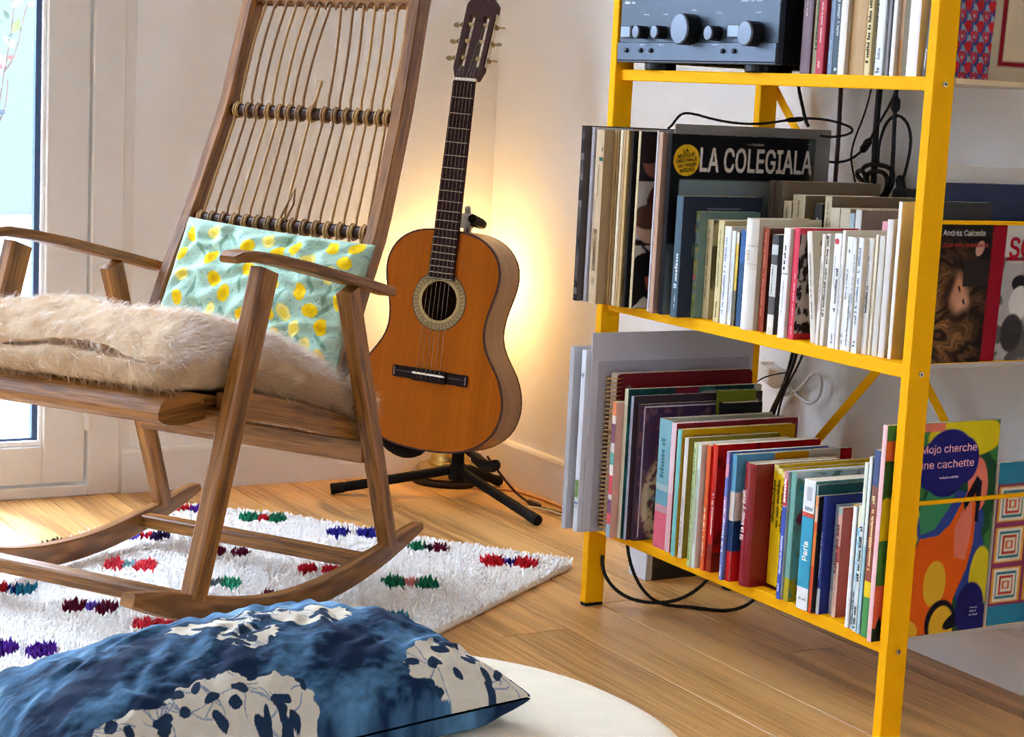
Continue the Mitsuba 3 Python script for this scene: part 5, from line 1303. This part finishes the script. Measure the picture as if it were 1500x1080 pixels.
for tip, up_ in ((A(-.2290, -.4480, .110), .012), (A(-.372, -.262, .122), .030)):
    d = unit(tip - ap)
    g = G(); tube(g, [ap - d * .01, ap + (tip - ap) * .45, ap + (tip - ap) * .75], .0095, BK, 12); ar = put('support_arm', g, 'matte', True, parent=gs)
    g = G(); tube(g, spline([ap + (tip - ap) * .55, tip, tip + d * .035 + A(0, 0, up_), tip + d * .05 + A(0, 0, up_ + .012)], 14), np.interp(np.linspace(0, 1, 14), [0, .05, .9, 1], [.010, .0135, .0135, .008]), '#1c1b1b', 14); put('foam_pad', g, 'matte', True, parent=ar)
g = G(); lathe(g, [(0, -.016), (.015, -.016), (.017, -.010), (.017, .012), (.012, .018), (0, .018)], '#b9b2a4', 16, top); put('collar', g, 'matte', parent=gs)
yk = [top + GU * .012 + GN * .004, top + GU * .040 + GN * .004 + A(0, 0, -.004), top + GU * .048 + GN * .045 + A(0, 0, .002), top + GU * .050 + GN * .075 + A(0, 0, .006)]
g = G(); tube(g, spline(yk, 14), .0105, BK, 12); tube(g, spline([top - GU * .012 + GN * .004, top - GU * .038 + GN * .006, top - GU * .046 + GN * .045], 12), .0105, BK, 12); put('neck_yoke', g, 'matte', True, parent=gs)
g = G(); tube(g, [top + A(0, 0, .018), top + A(-.004, -.004, .032)], .007, '#a8a294', 12); put('clamp_knob', g, 'matte', True, parent=gs)

# ------------------------------------------------------------------ brass lamp in the corner
lp = thing('table_lamp', 'brass lamp on a dark round plate glowing behind the guitar', 'lamp')
LC = A(-.1450, -.1100, 0)
g = G(); lathe(g, [(0, .0), (.088, .0), (.094, .003), (.095, .009), (.091, .014), (0, .014)], '#241610', 56, LC); put('plinth', g, 'satin', parent=lp, label='dark round plate')
g = G(); lathe(g, [(0, .0142), (.082, .0142), (.084, .018), (.084, .036), (.080, .041), (.058, .045), (.0, .045)], '#c9ab72', 10, LC); put('base', g, 'metal', parent=lp)
g = G(); lathe(g, [(.052, .045), (.054, .050), (.050, .054), (.046, .058), (.048, .063), (.044, .069), (.036, .084), (.026, .100), (.020, .108), (.022, .113), (.018, .120), (.010, .130), (.0085, .20), (.0085, .375), (.012, .38), (.016, .40), (.016, .43), (.013, .435)], '#d9b76c', 40, LC); put('stem', g, 'metal', True, parent=lp)
BZ = .49
m = trimesh.creation.icosphere(4, .062); v = np.array(m.vertices) * A(1, 1, 1.15) + LC + A(0, 0, BZ)
scene['table_lamp__globe'] = mikit.ply((v, np.array(m.faces)), 'matte', True, color=np.ones((len(v), 3)), emitter={'type': 'area', 'radiance': {'type': 'rgb', 'value': [LAMP * 1.0, LAMP * 0.6, LAMP * 0.21]}})
labels['table_lamp__globe'] = {'label': 'glowing globe shade'}
used.add('table_lamp__globe')

# ------------------------------------------------------------------ rug
D1, D2 = unit(A(.56, -.76, 0)), unit(A(-.82, -.555, 0))
rug = thing('rug', 'white shaggy rug with small scattered coloured tufts under the rocking chair', 'rug')
RC = A(-.2900, -.9380, 0)                  # right corner
RL, RW = 1.62, .92
def rugpt(a, b):
    """a along D2 from the right corner, b away from the camera"""
    w = .012 * np.sin(np.asarray(a) * 7) ; w2 = .016 * np.sin(np.asarray(b) * 9 + 1)
    return RC[:2] + np.multiply.outer(np.asarray(a) + w2 * 0, D2[:2]) + np.multiply.outer(np.asarray(b), -D1[:2])
P = Polygon([tuple(rugpt(a, b)) for a, b in ((0, 0), (RL, 0), (RL, RW), (0.04, RW), (-.005, RW * .75), (.012, RW * .4))]).buffer(-.03).buffer(.03)
m = trimesh.creation.extrude_polygon(P, .007, engine='earcut'); g = G(); g.tm(m, '#ece6da', lambda v: v + A(0, 0, .0004)); put('backing', g, 'cloth', parent=rug)
edge = np.array(P.exterior.coords)
g = G()
ed = np.array([P.exterior.interpolate(x, normalized=True).coords[0] for x in np.linspace(0, 1, 260)])
tube(g, np.column_stack([ed, np.full(len(ed), .007)]), .006, '#d2c8b6', 6, False); put('edge', g, 'cloth', True, parent=rug)
r = np.random.default_rng(8)
xy = []
step = .0058
a_, b_ = np.meshgrid(np.arange(-.02, RL + .02, step), np.arange(-.02, RW + .02, step), indexing='ij')
q = np.stack([a_.ravel(), b_.ravel()], 1) + r.uniform(-.5, .5, (a_.size, 2)) * step * 1.2
xy = RC[:2] + q[:, :1] * D2[:2] + q[:, 1:] * -D1[:2]
xy = xy[shapely.contains_xy(P.buffer(.003), xy[:, 0], xy[:, 1])]
IR = unit(A(.868, -.495, 0))[:2]; IU = A(-IR[1], IR[0])
CORAL, CY, VIO, RED, DKP, MAR, BLA, GRN, BLU, PNK, LGR, TEA, GRY, PUR = '#e0414e', '#9fd0d2', '#6a4fc0', '#c8202c', '#2a1a4a', '#6a1430', '#2b2528', '#1f7a55', '#2f2f9e', '#d88a86', '#3fae86', '#1f7f9e', '#7a8288', '#5a2aa0'
motifs = [((-1.153, -.694), CORAL, CY, CORAL, 1.0), ((-1.049, -.483), VIO, RED, DKP, .9), ((-1.264, -.474), MAR, CY, BLA, .9), ((-.760, -.407), GRN, RED, GRN, 1.0), ((-.632, -.593), BLU, None, BLU, 1.0), ((-.884, -.271), RED, RED, PUR, .8), ((-.535, -.757), GRN, BLA, MAR, .8), ((-.434, -.916), RED, BLU, RED, 1.1), ((-.6945, -.9925), GRN, PNK, GRN, 1.05), ((-1.043, -.871), LGR, GRY, LGR, .9), ((-.938, -.659), MAR, None, MAR, .8), ((-.821, -.846), RED, None, RED, .8), ((-1.311, -.949), MAR, VIO, MAR, .95), ((-1.488, -1.153), PUR, None, PUR, 1.1), ((-.849, -1.186), TEA, RED, TEA, .95), ((-1.411, -.788), RED, BLU, TEA, .9), ((-1.236, -1.09), CORAL, CORAL, CORAL, .8), ((-.966, -1.0), MAR, None, BLA, .7), ((-.60, -.43), MAR, None, GRN, .6)]
own = np.full(len(xy), -1)
colr = np.tile(C('#fbfaf8'), (len(xy), 1)) * r.uniform(.90, 1.03, (len(xy), 1))
hgt = r.uniform(.010, .016, len(xy))
for k, (c0, ca_, cb_, cc_, sz) in enumerate(motifs):
    d = xy - A(*c0); u, w = d @ IR, d @ IU
    nz = r.uniform(-.006, .006, len(xy))
    for (cu, ru, rw_, col) in ((-.029 * sz, .0215 * sz, .026 * sz, ca_), (.029 * sz, .0215 * sz, .026 * sz, cc_), (0, .013 * sz, .014 * sz, cb_)):
        if col is None:
            continue
        m = ((u - cu) / ru) ** 2 + (w / (rw_ * 1.25)) ** 2 + nz * 40 < 1
        own[m] = k; colr[m] = C(col) * r.uniform(.7, 1.15, (m.sum(), 1)); hgt[m] = r.uniform(.016, .023, m.sum())
# the chair's rockers press the pile down
for s in (.273, -.273):
    d = np.column_stack([xy, np.zeros(len(xy))]) - O_
    t_, s_ = d @ FW, d @ LF
    m = (np.abs(s_ - s) < .018) & (t_ > -.5) & (t_ < .42)
    hgt[m] = np.minimum(hgt[m], np.maximum(.004, rocker_bottom(t_[m]) - .0125))


def tufts(sel, rad):
    n = len(sel); p = xy[sel]; h = hgt[sel]
    lean = r.normal(size=(n, 2)) * .0045; ph = r.uniform(0, 6.28, n)
    vs = []
    for k in range(3):
        a = ph + k * 2.094
        vs.append(np.column_stack([p[:, 0] + rad * np.cos(a), p[:, 1] + rad * np.sin(a), np.full(n, .006)]))
    for k in range(3):
        a = ph + k * 2.094 + .5
        vs.append(np.column_stack([p[:, 0] + lean[:, 0] * .6 + rad * .75 * np.cos(a), p[:, 1] + lean[:, 1] * .6 + rad * .75 * np.sin(a), .006 + h * .68]))
    vs.append(np.column_stack([p + lean, .006 + h]))
    v = np.stack(vs, 1).reshape(-1, 3); b = np.arange(n)[:, None] * 7
    f = np.concatenate([b + [[k, (k + 1) % 3, 3 + (k + 1) % 3]] for k in range(3)] + [b + [[k, 3 + (k + 1) % 3, 3 + k]] for k in range(3)] + [b + [[3 + k, 3 + (k + 1) % 3, 6]] for k in range(3)])
    g = G(); g.add(v, f, np.repeat(colr[sel], 7, 0)); return g


put('pile', tufts(np.nonzero(own < 0)[0], .0037), 'cloth', True, parent=rug, kind='stuff')
for k in range(len(motifs)):
    s = np.nonzero(own == k)[0]
    if len(s):
        put('tuft_motif', tufts(s, .0036), 'cloth', True, parent=rug)

# ------------------------------------------------------------------ cables and small things
def cable(label, pts, rad, col, m=60, name='cable', group=None, knots=()):
    k = thing(name, label, 'cable', group)
    g = G(); tube(g, spline(pts, m), rad, col, 8); put('cord', g, 'satin', True, parent=k)
    for (p, d, L, r_) in knots:
        d = unit(A(*d)); p = A(*p)
        g = G(); tube(g, [p - d * L / 2, p - d * L * .3, p + d * L * .3, p + d * L / 2], [r_ * .6, r_, r_, r_ * .55], col, 10); put('plug', g, 'satin', True, parent=k)
    return k


BLK = '#121114'
XW = -.022
cable('black cable lying over the tops of the records', [(-.43, -1.385, .9115), (-.40, -1.365, .928), (-.37, -1.352, .9385), (-.33, -1.372, .931), (-.28, -1.405, .925), (-.22, -1.41, .930), (-.17, -1.43, .939), (-.12, -1.46, .936), (-.09, -1.47, .925), (-.12, -1.485, .913), (-.16, -1.47, .911)], .0022, BLK, 70, knots=[((-.185, -1.425, .9365), (1, -.25, .12), .034, .0045)])
cable('brown cable hanging straight down the wall below the top shelf', [(XW, -1.348, 1.1), (XW, -1.349, .99), (XW, -1.352, .90), (XW - .004, -1.357, .82), (XW - .002, -1.36, .70)], .0042, '#33161a', 40)
cable('thin black cable curving left of the thick hanging one', [(XW, -1.433, 1.1), (XW, -1.432, .99), (XW, -1.415, .94), (XW, -1.397, .90), (XW, -1.393, .87), (XW, -1.408, .83), (XW, -1.415, .80), (XW - .002, -1.40, .75)], .0018, BLK, 50)
cable('thick black cable hanging in the middle of the gap', [(XW, -1.458, 1.1), (XW, -1.457, .99), (XW, -1.456, .92), (XW, -1.459, .86), (XW, -1.461, .80), (XW, -1.463, .73)], .0058, BLK, 40)
cable('black cable looping out to the right beside the post', [(XW, -1.47, .86), (XW - .004, -1.475, .91), (XW - .004, -1.495, .945), (XW - .004, -1.520, .952), (XW - .003, -1.545, .935), (XW - .002, -1.553, .905), (XW - .002, -1.548, .865), (XW - .002, -1.538, .83), (XW - .002, -1.525, .78)], .0028, BLK, 60, knots=[((XW - .003, -1.537, .832), (0, .3, 1), .03, .0085)])
cable('black cable hanging right of the thick one with a moulded joint', [(XW - .008, -1.512, 1.1), (XW - .008, -1.512, .99), (XW - .008, -1.514, .93), (XW - .008, -1.517, .87), (XW - .006, -1.512, .83), (XW - .006, -1.50, .80), (XW - .005, -1.47, .79), (XW - .005, -1.42, .782), (XW - .004, -1.405, .775)], .0038, BLK, 60, knots=[((XW - .008, -1.513, .972), (0, 0, 1), .026, .0085)])
cable('coiled bundle of black cable tied in the middle of the gap', [(XW - .012, -1.44, .850), (XW - .014, -1.455, .860), (XW - .014, -1.50, .862), (XW - .014, -1.525, .852), (XW - .014, -1.524, .825), (XW - .014, -1.50, .805), (XW - .014, -1.47, .815), (XW - .014, -1.458, .842), (XW - .016, -1.475, .850), (XW - .018, -1.512, .846), (XW - .018, -1.518, .825), (XW - .018, -1.492, .800), (XW - .018, -1.466, .820), (XW - .018, -1.45, .848), (XW - .016, -1.432, .846), (XW - .016, -1.436, .838), (XW - .016, -1.458, .838)], .0042, BLK, 130)
cable('thin black cable crossing from the records to the wall', [(-.09, -1.35, .865), (-.07, -1.38, .862), (XW - .02, -1.405, .866), (XW - .01, -1.43, .884), (XW - .008, -1.445, .900), (XW - .008, -1.47, .935), (XW - .006, -1.50, .98), (XW - .006, -1.505, 1.06)], .0024, BLK, 60, knots=[((XW - .010, -1.443, .896), (0, -.6, .7), .03, .0075)])
cable('thin grey wire down the wall left of the rear post', [(-.02, -1.058, .56), (-.02, -1.057, .525), (-.02, -1.052, .48), (-.02, -1.044, .436), (-.02, -1.042, .39), (-.02, -1.042, .28)], .0017, '#8d9096', 30)
cable('short black cable dropping from the top shelf onto the records', [(-.20, -1.447, 1.0), (-.20, -1.451, .985), (-.20, -1.462, .962), (-.20, -1.474, .937), (-.195, -1.478, .926)], .0030, BLK, 30)
k = thing('power_adapter', 'dark grey power adapter half hidden behind the right post', 'adapter')
g = G(); box(g, A(XW - .02, -1.585, .76), A(XW + .018, -1.530, .825), '#2b2d30', .006); put('body', g, 'satin', parent=k)
k = thing('power_socket', 'whitish angular wall plug below the middle shelf', 'plug')
g = G()
pf = Polygon([(-1.158, .456), (-1.177, .456), (-1.182, .450), (-1.226, .445), (-1.240, .436), (-1.252, .434), (-1.252, .424), (-1.240, .421), (-1.222, .410), (-1.182, .420), (-1.160, .420)])
m = trimesh.creation.extrude_polygon(pf.buffer(-.002).buffer(.002), .03, engine='earcut'); m.unmerge_vertices(); v = np.array(m.vertices); g.add(np.column_stack([-.001 - v[:, 2], v[:, 0], v[:, 1]]), m.faces, '#d6d1c8'); put('body', g, 'satin', parent=k)
cable('white cable looped on the wall below the middle shelf', [(-.018, -1.25, .428), (-.016, -1.275, .408), (-.014, -1.31, .395), (-.014, -1.335, .405), (-.014, -1.348, .432), (-.014, -1.338, .455), (-.014, -1.315, .450), (-.016, -1.29, .425), (-.016, -1.255, .405), (-.016, -1.225, .392), (-.016, -1.20, .36)], .0032, '#cfcac2', 70)
for q, (dy, c_) in enumerate(((0, BLK), (.009, BLK), (-.014, '#1c1012'))):
    cable(('middle', 'left', 'right')[q] + ' one of three black cables running down beside the white plug', [(XW - .006, -1.285 + dy * 1.3, .50), (XW - .006, -1.272 + dy, .46), (XW - .006, -1.248 + dy * .5, .41), (XW - .006, -1.225 + dy, .36), (XW - .006, -1.22 + dy, .2)], .0034 if q < 2 else .0022, c_, 40)
cable('thin dark cable stretched across the white plug', [(-.05, -1.17, .395), (-.052, -1.205, .425), (-.05, -1.25, .443), (-.03, -1.27, .45)], .0014, '#2a1614', 30)
cable('black cable looping on the floor under the shelf', [(-.36, -1.23, .13), (-.345, -1.245, .06), (-.30, -1.26, .012), (-.24, -1.29, .004), (-.19, -1.33, .004), (-.15, -1.36, .03), (-.14, -1.37, .09), (-.14, -1.37, .13)], .0033, BLK, 60)
cable('second black cable under the shelf hanging in a wide curve', [(-.40, -1.21, .10), (-.395, -1.225, .055), (-.37, -1.255, .028), (-.33, -1.29, .022), (-.29, -1.32, .035), (-.25, -1.34, .07), (-.22, -1.35, .12)], .0033, BLK, 50)
k = thing('speaker_box', 'dark grey box with a pale side on the floor under the shelf', 'box')
g = G(); box(g, A(-.196, -1.085, .0), A(-.02, -1.02, .135), '#2a2b2c', .002); put('front', g, 'satin', parent=k)
g = G(); box(g, A(-.212, -1.085, .0), A(-.1962, -1.02, .135), '#c3c6ca', .002); put('side_panel', g, 'satin', parent=k, label='pale side panel')
# lamp flex along the baseboard
cable('pale orange flex running from the lamp along the baseboard', [(-.135, -.215, .0035), (-.10, -.23, .0035), (-.06, -.26, .0035), (-.04, -.32, .0035), (-.033, -.40, .0035), (-.03, -.50, .0035), (-.028, -.60, .0035)], .0032, '#c98f52', 60, knots=[])
cable('dark flex with an inline switch near the lamp', [(-.148, -.30, .10), (-.125, -.33, .06), (-.10, -.37, .02), (-.09, -.40, .008), (-.085, -.43, .0045), (-.07, -.50, .0035), (-.05, -.60, .0035)], .003, '#3a1d12', 50, knots=[((-.086, -.425, .0075), (.2, -1, -.05), .045, .0072)])
cable('cream flex tied in a knot beside the white binder', [(-.11, -.44, .0035), (-.075, -.52, .0035), (-.052, -.585, .0035), (-.05, -.60, .012), (-.045, -.585, .028), (-.040, -.555, .038), (-.042, -.53, .030), (-.05, -.515, .012), (-.055, -.54, .005), (-.06, -.60, .004), (-.055, -.63, .004), (-.04, -.645, .0045), (-.038, -.61, .02), (-.044, -.59, .035), (-.05, -.60, .02), (-.052, -.62, .004)], .0028, '#d9c6a2', 90)
k = thing('extension_socket', 'cream plug block at the end of the flex near the white binder', 'socket')
g = G(); box(g, A(-.040, -.665, .0), A(-.014, -.625, .030), '#d3b48c', .005); put('body', g, 'satin', parent=k)
